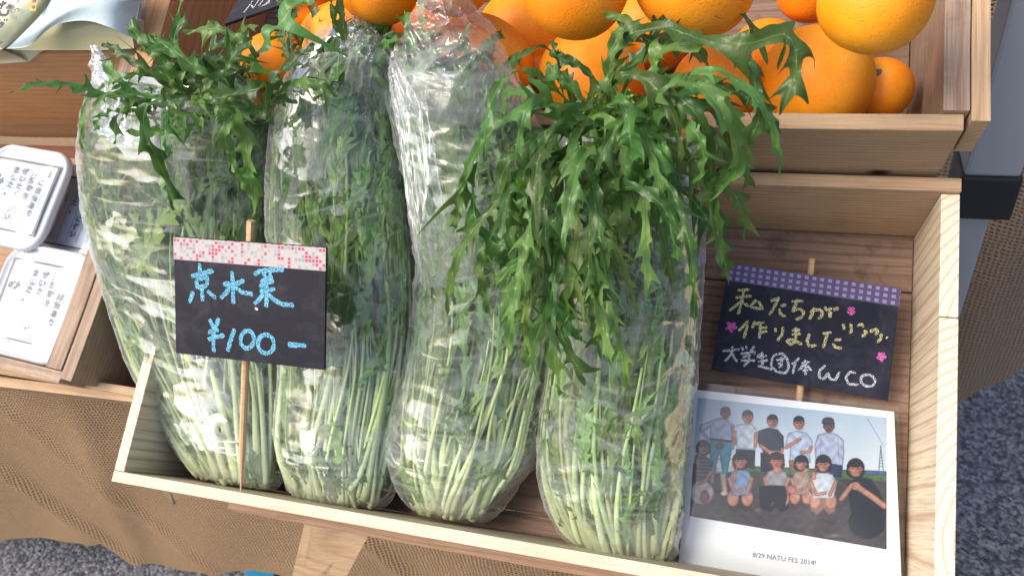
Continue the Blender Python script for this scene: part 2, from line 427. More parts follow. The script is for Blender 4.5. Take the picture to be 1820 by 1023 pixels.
def make_orange():
    t = NT('orange_peel'); tc = t.n('ShaderNodeTexCoord'); oi = t.n('ShaderNodeObjectInfo'); v = tc.outputs['Object']
    vo = t.n('ShaderNodeTexVoronoi', feature='F1'); t.l(v, vo.inputs['Vector']); vo.inputs['Scale'].default_value = 420
    pit = t.math('SUBTRACT', 1.0, t.math('MULTIPLY', vo.outputs['Distance'], 2.2), clamp=True)
    nz = t.noise(v, 22, 4, 0.6); n2 = t.noise(v, 130, 4, 0.65)
    c = t.ramp(nz.outputs[0], [(0.3, (0.90, 0.225, 0.005)), (0.5, (0.92, 0.28, 0.008)), (0.7, (0.93, 0.35, 0.02))])
    c = t.mix(t.math('MULTIPLY', pit, 0.22), c, (0.62, 0.13, 0.005))
    sp = t.n('ShaderNodeSeparateXYZ'); t.l(v, sp.inputs[0])
    # stem scar at the local pole
    rad = t.math('SQRT', t.math('ADD', t.math('MULTIPLY', sp.outputs[0], sp.outputs[0]), t.math('MULTIPLY', sp.outputs[1], sp.outputs[1])))
    rad = t.math('ADD', rad, t.math('MULTIPLY', t.math('SUBTRACT', n2.outputs[0], 0.5), 0.006))
    up = t.math('GREATER_THAN', sp.outputs[2], 0.0)
    scar = t.math('MULTIPLY', t.math('LESS_THAN', rad, 0.0032), up)
    ring = t.math('MULTIPLY', t.math('SUBTRACT', 1.0, t.math('MULTIPLY', rad, 75.0), clamp=True), up)
    c = t.mix(t.math('MULTIPLY', ring, 0.5), c, (0.72, 0.40, 0.06))
    c = t.mix(scar, c, (0.20, 0.11, 0.04))
    n3 = t.noise(v, 70, 3, 0.6)
    bl = t.math('MULTIPLY', t.math('SUBTRACT', n3.outputs[0], 0.665, clamp=True), 14.0, clamp=True)
    c = t.mix(t.math('MULTIPLY', bl, 0.6), c, (0.50, 0.22, 0.07))
    hv = t.n('ShaderNodeHueSaturation'); t.l(c, hv.inputs['Color'])
    t.l(t.math('MULTIPLY_ADD', oi.outputs['Random'], 0.014, 0.496), hv.inputs['Hue'])
    hv.inputs['Saturation'].default_value = 1.0
    h = t.math('ADD', t.math('MULTIPLY', pit, -1.0), t.math('MULTIPLY', ring, -1.5))
    b = t.bsdf(hv.outputs[0], t.math('MULTIPLY_ADD', nz.outputs[0], 0.25, 0.36), 0.38, t.bump(h, 0.0004, 0.4), **{'Subsurface Weight': 0.06, 'Subsurface Scale': 0.006})
    return t.done(b.outputs[0])
ORANGE = make_orange()

def make_burlap(name, pitch, c1, c2, c3):
    t = NT(name); uv = t.n('ShaderNodeUVMap'); v0 = uv.outputs[0]
    wob = t.noise(v0, 40, 3, 0.5, dim='2D')
    sub = t.n('ShaderNodeVectorMath', operation='SUBTRACT'); t.l(wob.outputs['Color'], sub.inputs[0]); sub.inputs[1].default_value = (0.5, 0.5, 0.5)
    scl = t.n('ShaderNodeVectorMath', operation='SCALE'); t.l(sub.outputs[0], scl.inputs[0]); scl.inputs['Scale'].default_value = pitch * 0.9
    ad = t.n('ShaderNodeVectorMath', operation='ADD'); t.l(v0, ad.inputs[0]); t.l(scl.outputs[0], ad.inputs[1])
    sp = t.n('ShaderNodeSeparateXYZ'); t.l(ad.outputs[0], sp.inputs[0])
    k = 2 * math.pi / pitch
    sx = t.math('SINE', t.math('MULTIPLY', sp.outputs[0], k)); sy = t.math('SINE', t.math('MULTIPLY', sp.outputs[1], k))
    warp = t.math('MULTIPLY_ADD', sx, 0.5, 0.5); weft = t.math('MULTIPLY_ADD', sy, 0.5, 0.5)
    hh = t.math('MAXIMUM', warp, weft)
    gap = t.math('SUBTRACT', 1.0, t.math('MULTIPLY', hh, 1.25), clamp=True)
    th = t.noise(t.mapv(v0, scale=(18, 420, 1)), 1.0, 3, 0.6); th2 = t.noise(t.mapv(v0, scale=(420, 18, 1)), 1.0, 3, 0.6)
    big = t.noise(v0, 6, 4, 0.6)
    c = t.mix(t.math('MULTIPLY_ADD', t.math('ADD', th.outputs[0], th2.outputs[0]), 0.9, -0.45, clamp=True), c1, c2)
    c = t.mix(t.math('MULTIPLY', big.outputs[0], 0.35), c, c3)
    c = t.mix(t.math('MULTIPLY', gap, 0.9), c, tuple(x * 0.28 for x in c1))
    h = t.math('ADD', hh, t.math('MULTIPLY', th.outputs[0], 0.3))
    return t.done(t.bsdf(c, 0.9, 0.1, t.bump(h, pitch * 0.4, 0.9)).outputs[0])
BURLAP = make_burlap('burlap', 0.0056, (0.34, 0.22, 0.125), (0.47, 0.325, 0.19), (0.27, 0.175, 0.11))
BURLAP2 = make_burlap('coarse_burlap', 0.0066, (0.30, 0.215, 0.15), (0.42, 0.32, 0.23), (0.22, 0.15, 0.105))

def make_asphalt():
    t = NT('asphalt'); tc = t.n('ShaderNodeTexCoord'); v = tc.outputs['Object']
    vo = t.n('ShaderNodeTexVoronoi', feature='F1'); t.l(v, vo.inputs['Vector']); vo.inputs['Scale'].default_value = 150
    sp = t.n('ShaderNodeSeparateXYZ'); t.l(vo.outputs['Color'], sp.inputs[0])
    n = t.noise(v, 60, 4, 0.7)
    f = t.math('ADD', t.math('MULTIPLY', sp.outputs[0], 0.6), t.math('MULTIPLY', n.outputs[0], 0.6))
    c = t.ramp(f, [(0.25, (0.034, 0.035, 0.040)), (0.5, (0.095, 0.098, 0.108)), (0.75, (0.22, 0.222, 0.235)), (0.98, (0.36, 0.36, 0.37))])
    bg = t.noise(v, 3, 3)
    c = t.mix(t.math('MULTIPLY', bg.outputs[0], 0.4), c, (0.05, 0.055, 0.07))
    h = t.math('ADD', t.math('MULTIPLY', vo.outputs['Distance'], -1.0), t.math('MULTIPLY', n.outputs[0], 1.0))
    return t.done(t.bsdf(c, 0.8, 0.3, t.bump(h, 0.004, 0.9)).outputs[0])
ASPHALT = make_asphalt()

def world_mesh(name, verts, faces, mat, smooth=False, uvs=None):
    me = mesh_of(name, verts, faces, smooth)
    if uvs is not None:
        uvl = me.uv_layers.new(name='UVMap')
        idx = np.zeros(len(me.loops), int); me.loops.foreach_get('vertex_index', idx)
        uvl.data.foreach_set('uv', np.asarray(uvs)[idx].astype(np.float32).ravel())
    me.materials.append(mat)
    o = bpy.data.objects.new(name, me); COL.objects.link(o)
    return o
def grid_faces(nx, ny, wrap=False):
    f = []
    for j in range(ny - 1):
        for i in range(nx if wrap else nx - 1):
            a = j * nx + i; b = j * nx + (i + 1) % nx
            f.append((a, b, b + nx, a + nx))
    return f

# ---------------------------------------------------------------- setting
GZ = -0.80
g = world_mesh('ground', [(-40, -40, GZ), (40, -40, GZ), (40, 40, GZ), (-40, 40, GZ)], [(0, 1, 2, 3)], ASPHALT)
g['kind'] = 'structure'

def hanging_cloth(name, Y, x0, x1, ztop, low_px, mat, label, folds, nx=220, ny=90, tabledepth=0.0):
    lp = [on_world_y(x, y, Y) for x, y in low_px]
    lx = [p[0] for p in lp]; lz = [p[2] for p in lp]
    vs = []; uvs = []
    back = 12 if tabledepth else 0
    for j in range(ny + back):
        for i in range(nx):
            x = x0 + (x1 - x0) * i / (nx - 1)
            if j < back:
                t = j / back
                vs.append((x, Y + tabledepth * (1 - t), ztop + 0.001 * math.sin(x * 31 + t * 9))); uvs.append((x, ztop + tabledepth * (1 - t)))
                continue
            t = (j - back) / (ny - 1)
            zb = float(np.interp(x, lx, lz)) + 0.002 * math.sin(x * 23) + 0.001 * math.sin(x * 71)
            z = ztop + (zb - ztop) * t
            d = 0.0
            for (fx, slope, amp, wid) in folds:
                q = (x - fx - slope * (z - ztop)) / wid
                d += amp * math.exp(-q * q) * min(1, t * 4)
            d += 0.005 * math.sin(x * 9 + z * 5) * t + 0.0025 * math.sin(x * 26 - z * 17 + 1.3) * t
            vs.append((x, Y - d, z)); uvs.append((x, z))
    o = world_mesh(name, vs, grid_faces(nx, ny + back), mat, True, uvs)
    return tagp(o, label, 'burlap cloth')
hanging_cloth('burlap_cloth', 0.135, -1.9, 0.64, -0.004,
    [(-300, 940), (0, 957), (60, 958), (130, 966), (200, 965), (225, 988), (290, 1006), (370, 1012), (450, 1011), (700, 1060), (1300, 1180)],
    BURLAP, 'fine brown burlap skirt hanging under the left crates and the front box',
    [(-0.80, -0.60, 0.013, 0.022), (-0.55, -0.5, 0.006, 0.02), (-0.10, -0.45, 0.010, 0.018), (-0.66, -0.2, 0.006, 0.03), (-1.1, -0.2, 0.02, 0.05), (0.2, -0.4, 0.008, 0.02), (-0.3, 0.3, 0.006, 0.03)], tabledepth=0.9)
hanging_cloth('burlap_cloth', 0.74, 0.70, 2.2, 0.45,
    [(1640, 725), (1705, 705), (1740, 690), (1790, 675), (1820, 650), (1900, 630), (2400, 560)],
    BURLAP2, 'coarse dark burlap drape hanging behind the grey pole at right',
    [(0.98, 0.1, 0.03, 0.05), (1.25, 0.1, 0.03, 0.06), (1.5, 0.0, 0.03, 0.05)], nx=120)
# table top under the cloth
me = box_mesh(2.5, 0.86, 0.02, 0.002); me.materials.append(AGED)
o = bpy.data.objects.new('table_top', me); COL.objects.link(o); o.location = (-0.63, 0.58, -0.02)
# (belongs to the trestle table below)
tb = bpy.data.objects.new('trestle_table', None); COL.objects.link(tb); tb.location = (-0.63, 0.58, GZ)
tagp(tb, 'long trestle table hidden under the fine burlap cloth', 'table')
o.parent = tb; o.location = (0, 0, -0.02 - GZ)
for sx in (-1.15, 1.15):
    for sy in (-0.36, 0.36):
        lm = box_mesh(-0.03 - GZ, 0.04, 0.04, 0.002); lm.materials.append(GREYM)
        lo = bpy.data.objects.new('leg', lm); COL.objects.link(lo); lo.parent = tb
        lo.location = (sx, sy, (-0.03 - GZ) / 2); lo.rotation_euler = (0, math.pi / 2, 0)

# ---------------------------------------------------------------- grey telescopic pole at the right
def pole():
    p1 = RX @ at_depth(1745, 330, 0.86)
    root = bpy.data.objects.new('canopy_pole', None); COL.objects.link(root); root.location = (p1[0], p1[1], GZ)
    tagp(root, 'grey square metal pole with a black plastic collar beside the boxes', 'pole')
    def tube(name, cx, cy, z0, z1, s, mat, bev):
        me = box_mesh(z1 - z0, s, s, bev); me.name = name; me.materials.append(mat)
        o = bpy.data.objects.new(name, me); COL.objects.link(o); o.parent = root
        o.rotation_euler = (0, math.pi / 2, 0); o.location = (cx, cy, (z0 + z1) / 2 - GZ)
    z = p1[2]
    tube('lower_tube', -0.008, 0, GZ + 0.012, z - 0.01, 0.040, GREYM, 0.003)
    tube('upper_tube', 0.0, 0, z + 0.028, z + 1.1, 0.052, GREYM, 0.004)
    tube('collar', 0.0, 0, z - 0.025, z + 0.030, 0.058, BLACKP, 0.004)
    tube('foot_plate', -0.008, 0, GZ, GZ + 0.012, 0.09, BLACKP, 0.002)
pole()

# ---------------------------------------------------------------- display stand beneath the front box
H = 0.0744 * S; BW = 0.5 * S; BL = 0.2247 * S
TF, TR, TL, TB = 0.0104, 0.0133, 0.0115, 0.0114
stand = thing('display_stand', 'brown wooden stand carrying the pale front box', 'stand', (BW / 2, 0.1, -0.03))
def P(x, y, w): return at(x, y, w)
prism('front_rail', stand,
      [P(404, 905, -0.004), P(704, 961.5, -0.004), P(1250, 1062, -0.004), P(1290, 1020, -0.004), P(410, 870, -0.004)],
      [P(404, 905, -0.004) + V3(0, 0, -.02), P(704, 961.5, -0.004) + V3(0, 0, -.02), P(1250, 1062, -0.004) + V3(0, 0, -.02), P(1290, 1020, -0.004) + V3(0, 0, -.02), P(410, 870, -0.004) + V3(0, 0, -.02)], AGED)
prism('leg', stand, [P(541, 930, -0.026), P(554, 932, -0.026), P(655, 950, -0.03), P(650, 940, -0.03)],
      [P(505, 1083, -0.11), P(525, 1083, -0.11), P(583, 1085, -0.115), P(580, 1075, -0.115)], AGEDL)
prism('bracket', stand, [P(283, 866, -0.006), P(300, 869, -0.006), P(322, 874, -0.006), P(318, 862, -0.006)],
      [P(305, 896, -0.05), P(309, 896, -0.05), P(312, 894, -0.05), P(311, 890, -0.05)], AGEDL)
prism('leg', stand, [P(1560, 1120, -0.026), P(1575, 1120, -0.026), P(1670, 1120, -0.03), P(1660, 1110, -0.03)],
      [P(1500, 1300, -0.30), P(1520, 1300, -0.30), P(1570, 1300, -0.34), P(1570, 1290, -0.34)], AGEDL)
for k, vv in enumerate((0.03, 0.19)):
    board('cross_rail', stand, (0.02, vv, -0.024), (BW - 0.02, vv + 0.045, -0.0125), 'u', AGED)

# ---------------------------------------------------------------- front box
fb = thing('display_box', 'pale new pine box in front holding the bagged greens, open at the top', 'box', (BW / 2, BL / 2, -0.012))
board('front_board', fb, (-TL, -TF, -0.012), (BW + TR, -0.0004, H), 'u', PALE, seg=8)
board('back_board', fb, (-TL, BL + 0.0004, -0.012), (BW + TR, BL + TB, H + 0.004), 'u', AGEDL, seg=8)
board('side_board', fb, (-TL, 0, -0.012), (-0.0004, BL, H), 'w', PALE_END)
cut = at(1668, 562, H)[1]
board('side_board', fb, (BW + 0.0004, 0, -0.012), (BW + TR, cut - 0.0005, H), 'w', PALE_END)
board('side_board', fb, (BW + 0.0004, cut + 0.0005, -0.012), (BW + TR, BL, H - 0.0006), 'w', PALE_END)
c1 = at(1616, 520, 0)[1]; c2 = at(900, 905, 0)[1]
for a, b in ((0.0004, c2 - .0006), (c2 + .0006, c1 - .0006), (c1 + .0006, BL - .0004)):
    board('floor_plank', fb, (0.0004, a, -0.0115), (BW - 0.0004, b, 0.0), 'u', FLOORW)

# ---------------------------------------------------------------- orange crate
VO = BL + TB + 0.004
WO = 0.130 * S
OL, ORR = -0.012, 0.489 * S
oc = thing('fruit_crate', 'aged wooden crate full of oranges standing behind the front box', 'crate', ((OL + ORR) / 2, VO + 0.1, H - 0.01))
board('front_board', oc, (OL, VO, 0.03 * S), (0.4985 * S, VO + 0.0125, WO), 'u', AGEDL_K, seg=8, jit=0.0003)
board('side_board', oc, (ORR - 0.001, VO + 0.0132, 0.03 * S), (0.5005 * S, VO + 0.42, WO + 0.004), 'v', GREYW, seg=8, jit=0.0004)
board('outer_batten', oc, (0.5012 * S, VO + 0.006, 0.096 * S), (0.5100 * S, VO + 0.44, WO + 0.003), 'v', AGEDL, seg=8, jit=0.0003)
board('side_board', oc, (-0.036, VO + 0.0132, 0.03 * S), (-0.0125, VO + 0.42, WO + 0.01), 'v', ORANGEW)
board('back_board', oc, (-0.0122, VO + 0.30, 0.03 * S), (ORR - 0.0015, VO + 0.312, WO + 0.02), 'u', GREYW)
for k in range(3):
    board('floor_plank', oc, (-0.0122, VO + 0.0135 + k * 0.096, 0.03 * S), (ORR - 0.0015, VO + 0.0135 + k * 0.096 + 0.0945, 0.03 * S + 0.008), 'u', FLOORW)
board('outer_side_panel', oc, (0.5012 * S, VO + 0.04, 0.02 * S), (0.5060 * S, VO + 0.42, 0.095 * S), 'v', REDW)

# ---------------------------------------------------------------- packages' crate, upper left
VP_ = at(80, 98, WO)[1]
uc = thing('snack_crate', 'orange brown wooden crate at the upper left holding white snack packages', 'crate', (-0.2, VP_ + 0.1, 0.08))
board('front_board', uc, (-0.60, VP_, -0.02), (-0.0620, VP_ + 0.0125, WO), 'u', ORANGEW, seg=8, jit=0.0004)
board('side_board', uc, (-0.0608, VP_ - 0.03, 0.082), (-0.0366, VP_ + 0.40, WO + 0.001), 'v', GREYW)
board('floor_plank', uc, (-0.60, VP_ + 0.0130, 0.082), (-0.0610, VP_ + 0.40, 0.092), 'u', AGED)

# ---------------------------------------------------------------- tub crate, lower left (turned a few degrees)
RZ = math.radians(-5)
tbase = at(97, 655, H)
tc_ = thing('tub_crate', 'weathered wooden crate at the left edge holding white lidded tubs', 'crate', tbase)
tc_.matrix_world = M @ Matrix.Translation(Vector(tbase)) @ Matrix.Rotation(RZ, 4, 'Z')
def tboard(name, lo, hi, axis, mat, **k):
    lo = np.array(lo) + tbase; hi = np.array(hi) + tbase
    return board(name, tc_, lo, hi, axis, mat, **k)
z0 = -H + 0.012
tboard('side_board', (-0.012, 0.0, z0), (0.008, 0.235, 0.0), 'v', GREYW, seg=6, jit=0.0004)
tboard('outer_batten', (0.0095, -0.008, z0 - 0.004), (0.024, 0.235, -0.001), 'v', GREYW_K, seg=6, jit=0.0004)
tboard('front_board', (-0.42, -0.0125, z0), (0.0088, -0.0008, -0.002), 'u', GREYW, seg=6)
tboard('floor_plank', (-0.42, 0.0, z0), (-0.0125, 0.235, z0 + 0.008), 'u', AGED)
tboard('back_board', (-0.42, 0.2355, z0), (0.024, 0.247, -0.085), 'u', ORANGEW)
# serving tray under the tub crate
tv = at(225, 713, 0.062)[1]
tray = thing('wooden_tray', 'reddish plywood tray with light rims under the tub crate', 'tray', (-0.2, tv + 0.1, 0.0))
board('tray_floor', tray, (-0.50, tv + 0.02, 0.004), (-0.0135, tv + 0.30, 0.010), 'u', REDW)
board('front_rim', tray, (-0.50, tv - 0.004, 0.004), (-0.0130, tv + 0.006, 0.060), 'u', AGEDL, rz=math.radians(1.2))
board('inner_rim', tray, (-0.50, tv + 0.0105, 0.0045), (-0.0125, tv + 0.0190, 0.066), 'u', AGEDL, rz=math.radians(-1.2))

# ---------------------------------------------------------------- tubs
def rrect(s, r, n=8):
    pts = []
    for cx, cy, a0 in ((1, 1, 0), (-1, 1, 90), (-1, -1, 180), (1, -1, 270)):
        for k in range(n):
            a = math.radians(a0 + 90 * k / (n - 1))
            pts.append(((s / 2 - r) * cx + r * math.cos(a), (s / 2 - r) * cy + r * math.sin(a)))
    return pts
def ring_loft(rings):
    n = len(rings[0]); vs = [p for r in rings for p in r]
    f = grid_faces(n, len(rings), True)
    f.append(tuple(range((len(rings) - 1) * n, len(rings) * n)))
    return vs, f
def text_mesh(body, size, mat, name, offset=0.0):
    cu = bpy.data.curves.new(name, 'FONT'); cu.body = body; cu.size = size; cu.resolution_u = 2; cu.offset = offset
    cu.align_x = 'CENTER'; cu.align_y = 'CENTER'; cu.extrude = 0.00005
    tmp = bpy.data.objects.new(name + '_curve', cu); COL.objects.link(tmp)
    bpy.context.view_layer.update()
    me = bpy.data.meshes.new_from_object(tmp.evaluated_get(bpy.context.evaluated_depsgraph_get()))
    bpy.data.objects.remove(tmp); bpy.data.curves.remove(cu)
    me.name = name; me.materials.clear(); me.materials.append(mat)
    return me
def place_text(parent, me, name, p, rz=0.0, shear=0.0):
    o = bpy.data.objects.new(name, me); COL.objects.link(o); o.parent = parent
    o.matrix_local = Matrix.Translation(Vector(p)) @ Matrix.Rotation(rz, 4, 'Z')
    return o
TH = 0.026
def make_tub(cx, cy, wtop, s, label, rz):
    t = thing('plastic_tub', label, 'tub', (cx, cy, wtop - TH), 'white tubs in the left crate')
    t.matrix_world = t.matrix_world @ Matrix.Rotation(rz, 4, 'Z')
    B0 = BASE[t]
    def R(sz, r, z): return [(x + B0[0], y + B0[1], z + B0[2]) for x, y in [(p[0], p[1]) for p in rrect(sz, r)]]
    v, f = ring_loft([R(s * .70, s * .2, 0.001), R(s * .72, s * .2, 0), R(s * .84, s * .2, 0.018)])
    part('tub_body', v, f, TUBW, t, True)
    v, f = ring_loft([R(a_ * s, b_ * s, c_ - 0.018) for a_, b_, c_ in ((.96, .22, .036), (1, .22, .0368), (1, .22, .0385), (.985, .215, .042), (.955, .21, .044), (.93, .20, .0437), (.905, .195, .0405), (.88, .19, .0398), (.86, .18, .041), (.5, .1, .0413), (.05, .01, .0414))])
    part('lid', v, f, TUBW, t, True)
    w = s * 0.80; h = s * 0.70; zt = 0.0245
    n = 12
    vs = [(B0[0] + w * (i / (n - 1) - .5), B0[1] + h * (j / (n - 1) - .5) , B0[2] + zt + 0.0006 * math.sin(i * 1.1) * math.sin(j * .9)) for j in range(n) for i in range(n)]
    lb = part('paper_label', vs, grid_faces(n, n), PAPERW, t, True)
    zz = zt + 0.0011
    bd = []; fc = []
    def rect(x0, y0, x1, y1, jig=0):
        k = len(bd); bd.extend([(B0[0] + x0, B0[1] + y0, B0[2] + zz), (B0[0] + x1, B0[1] + y0 + jig, B0[2] + zz), (B0[0] + x1, B0[1] + y1 + jig, B0[2] + zz), (B0[0] + x0, B0[1] + y1, B0[2] + zz)]); fc.append((k, k + 1, k + 2, k + 3))
    b = 0.0022
    rect(-w / 2, h / 2 - b, w / 2, h / 2); rect(-w / 2, -h / 2, w / 2, -h / 2 + b * .8); rect(-w / 2, -h / 2 + b, -w / 2 + b, h / 2 - b); rect(w / 2 - b * 1.4, -h / 2 + b, w / 2, h / 2 - b)
    part('label_border', bd, fc, INK, lb)
    bd = []; fc = []
    cols = ["に自信あり", "天然麹を", "ぜいたくに使い", "ました。"]
    for k in range(5):
        x = w / 2 - 0.011 - k * w * 0.150
        rect(x - .0003, -h / 2 + 0.006, x + .0003, h / 2 - 0.008)
    part('label_rules', bd, fc, INKG, lb)
    big = h / 9.6
    for k, c in enumerate(cols):
        x = w / 2 - 0.0185 - k * w * 0.150
        for q, chh in enumerate(c):
            me = text_cache(chh, big * RNG.uniform(.95, 1.1))
            place_text(lb, me, 'letter', (x + RNG.uniform(-.0006, .0006), h / 2 - 0.013 - (1.6 if k == 0 else 0) * 0.006 - q * big * 1.05, zz), RNG.uniform(-.08, .08))
    for q, chh in enumerate("み"):
        if chh != ' ':
            place_text(lb, text_cache(chh, big * 2.0), 'letter', (-w / 2 + 0.013, h / 2 - 0.028 - q * big * 1.3, zz), 0.05)
    st_ = []
    x0, y0 = w / 2 - 0.034, h / 2 - 0.0105
    sv = [(B0[0] + x0, B0[1] + y0 - .004, B0[2] + zz + .0003), (B0[0] + x0 + .022, B0[1] + y0 - .004, B0[2] + zz + .0003), (B0[0] + x0 + .022, B0[1] + y0 + .006, B0[2] + zz + .0003), (B0[0] + x0, B0[1] + y0 + .006, B0[2] + zz + .0003)]
    ps = part('price_sticker', sv, [(0, 1, 2, 3)], TUBW, t)
    zz += .0006; bd = []; fc = []
    rect(x0 + .001, y0 + .0045, x0 + .021, y0 + .0053); rect(x0 + .001, y0 - .0035, x0 + .021, y0 - .0027)
    part('red_lines', bd, fc, REDINK, ps)
    v2 = [(B0[0] + s * .84 * (i / 23 - .5), B0[1] + s * .80 * (j / 23 - .5), B0[2] + 0.0272 + 0.0009 * math.sin(i * .45 + 1) * math.cos(j * .33)) for j in range(24) for i in range(24)]
    part('clear_glare_film', v2, grid_faces(24, 24), SLEEVE, t, True)  # clear waved film added over the label to catch the sun's glare
    return t
_tc = {}
def text_cache(ch, size):
    k = (ch, round(size, 4))
    if k not in _tc: _tc[k] = text_mesh(ch, size, INK, 'letter', 0.0002)
    return _tc[k]
TS = 0.150
c_tr = at(126, 262, 0.092); c_br = at(60, 440, 0.092)
ts1 = c_tr[1] - c_br[1]
make_tub(at(112, 330, 0.092)[0] - ts1 / 2 - 0.004, (c_tr[1] + c_br[1]) / 2, 0.092, ts1, 'white tub with bordered handwritten label, rear one under the orange brown board', RZ * 1.3)
make_tub(tbase[0] - 0.009 - ts1 / 2, (c_tr[1] + c_br[1]) / 2 - 0.006, 0.0605, ts1, 'white tub mostly hidden behind the side board and the first bag', RZ)
c_t = at(60, 436, 0.085); c_b = at(40, 640, 0.085)
ts3 = c_t[1] - c_b[1]
make_tub(tbase[0] - 0.006 - ts3 / 2, (c_t[1] + c_b[1]) / 2, 0.085, ts3, 'white tub in front at the lower left with bright glare on its lid', RZ)

# ---------------------------------------------------------------- oranges
def orange_mesh(r, seed, squash):
    rs = np.random.RandomState(seed)
    nu, nv = 48, 32
    vs = [(0, 0, 1)]
    for j in range(1, nv):
        th = math.pi * j / nv
        for i in range(nu):
            ph = 2 * math.pi * i / nu
            vs.append((math.sin(th) * math.cos(ph), math.sin(th) * math.sin(ph), math.cos(th)))
    vs.append((0, 0, -1))
    vs = np.array(vs)
    d = np.ones(len(vs))
    for k in range(7):
        q = rs.normal(size=3) * rs.uniform(1.2, 2.6); d += 0.012 * np.sin(vs @ q + rs.uniform(0, 6))
    rad = np.sqrt(vs[:, 0] ** 2 + vs[:, 1] ** 2)
    d -= 0.05 * np.exp(-(rad / 0.10) ** 2) * (vs[:, 2] > 0)
    vs = vs * d[:, None] * r
    vs[:, 2] *= squash
    f = [(0, 1 + i, 1 + (i + 1) % nu) for i in range(nu)]
    for j in range(nv - 2):
        for i in range(nu):
            a = 1 + j * nu + i; b = 1 + j * nu + (i + 1) % nu
            f.append((a, a + nu, b + nu, b))
    k = 1 + (nv - 2) * nu; e = len(vs) - 1
    f += [(k + i, e, k + (i + 1) % nu) for i in range(nu)]
    return vs, f
#        px    py    r_px  w      pole direction (u,v,w)  label
ORG = [
 (622, 92, 91, 0.205, (0, 1, .2), 'orange behind the top of the second bag, left of the tied film'),
 (670, -28, 74, 0.255, (0.4, .3, 1), 'dark orange at the top edge left of the upright bag mouth'),
 (846, 128, 102, 0.215, (0, 1, 0), 'orange seen half through the tall film of the third bag'),
 (930, 72, 88, 0.105, (1, .4, 0), 'shaded pale orange wedged behind three bigger ones in the middle'),
 (1022, -32, 99, 0.270, (0.10, -0.30, 1), 'large orange at the top middle with a rough stem scar underneath'),
 (1052, 146, 98, 0.215, (1, .5, 0), 'orange directly behind the crown of loose leaves'),
 (1236, -42, 111, 0.255, (.3, 1, 0), 'biggest orange at the top edge above the arching leaf'),
 (1362, 98, 66, 0.105, (0, 1, 0), 'small orange sunk behind the long arching leaf tip'),
 (1270, 158, 78, 0.195, (.3, 1, 0), 'orange at the crate front under the arching leaf'),
 (1442, -18, 62, 0.12, (0, 1, .3), 'small orange at the top edge beside the blemished one'),
 (1556, 0, 103, 0.265, (-0.15, -0.15, 1), 'big blemished orange on top of the heap at the upper right'),
 (1452, 150, 104, 0.215, (.8, .3, .1), 'lumpy wide orange resting against the crate front board'),
 (1562, 160, 62, 0.115, (-.2, .1, 1), 'greenish gold small orange in the right corner of the crate'),
 (490, 118, 62, 0.185, (0, 1, 0), 'orange glimpsed between the leaves of the first and second bag'),
 (800, -48, 78, 0.235, (0, 1, 0), 'orange at the top edge behind the upright film'),
 (968, 152, 62, 0.10, (0, 1, 0), 'orange low in the gap between the third bag and the leaf crown'),
 (1150, 60, 80, 0.10, (0, 1, 0), 'orange in the lower layer between the top pair of oranges'),
 (730, 60, 66, 0.10, (0, 1, 0), 'shadowed orange low behind the film knot of the third bag'),
 (560, -10, 70, 0.20, (0, 1, 0), 'orange at the top edge behind the upright pale leaf'),
]
for k, (x, y, rp, w, pd, lab) in enumerate(ORG):
    for it in range(60):
        c = at(x, y, w)
        dist = (CA @ (c - CC))[2]
        r = rp * dist / FPX
        r = r / math.sqrt(1 + ((x - 910) / FPX) ** 2 * 0.5)
        if c[1] - r * 0.97 >= VO + 0.0135: break
        w -= 0.003
    vs, f = orange_mesh(r, 100 + k, 0.94 if k != 11 else 0.98)
    z = Vector(nrm(np.array(pd, float))); q = z.to_track_quat('Z', 'Y').to_matrix()
    vs = vs @ np.array(q).T
    me = mesh_of('orange', vs @ np.array(q), f, True)
    me.materials.append(ORANGE)
    o = bpy.data.objects.new('orange', me); COL.objects.link(o)
    o.matrix_world = M @ Matrix.Translation(Vector(c)) @ q.to_4x4()
    tagp(o, lab, 'orange', 'oranges heaped in the crate')
# ---------------------------------------------------------------- signs
def ribbon(strokes, p0, n, toplane, halfw, mat, name, parent, off):
    vs = []; fs = []
    for st_ in strokes:
        pts = [toplane(x, y) for x, y in st_]
        # resample with small wobble
        P_ = []
        for a, b in zip(pts[:-1], pts[1:]):
            m = max(1, int(np.linalg.norm(b - a) / 0.0012))
            for q in range(m): P_.append(a + (b - a) * q / m)
        P_.append(pts[-1])
        if len(P_) > 4:
            A = np.array(P_); B = A.copy(); B[1:-1] = (A[:-2] + A[1:-1] * 2 + A[2:]) / 4; P_ = list(B)
        k = len(vs)
        for q, p in enumerate(P_):
            a = P_[max(0, q - 1)]; b = P_[min(len(P_) - 1, q + 1)]
            t = nrm(b - a); s_ = nrm(np.cross(n, t))
            hw = halfw * (0.85 + 0.3 * RNG.random()) * (0.6 if q in (0, len(P_) - 1) else 1)
            o_ = n * (off + 0.00002 * (len(fs) % 7))
            vs += [p + s_ * hw + o_, p - s_ * hw + o_]
        for q in range(len(P_) - 1):
            fs.append((k + 2 * q, k + 2 * q + 1, k + 2 * q + 3, k + 2 * q + 2))
    return part(name, vs, fs, mat, parent)
def ell(cx, cy, rx, ry, rot=0, n=18, a0=0.0, a1=2 * math.pi):
    out = []
    for k in range(n + 1):
        a = a0 + (a1 - a0) * k / n
        x, y = rx * math.cos(a), ry * math.sin(a)
        out.append((cx + x * math.cos(rot) - y * math.sin(rot), cy + x * math.sin(rot) + y * math.cos(rot)))
    return out
def star(cx, cy, r):
    return [[(cx, cy), (cx + r * math.cos(a), cy + r * math.sin(a))] for a in [0.3 + k * 2 * math.pi / 5 + RNG.uniform(-.2, .2) for k in range(5)]] + [ell(cx, cy, r * .3, r * .3, n=8)]

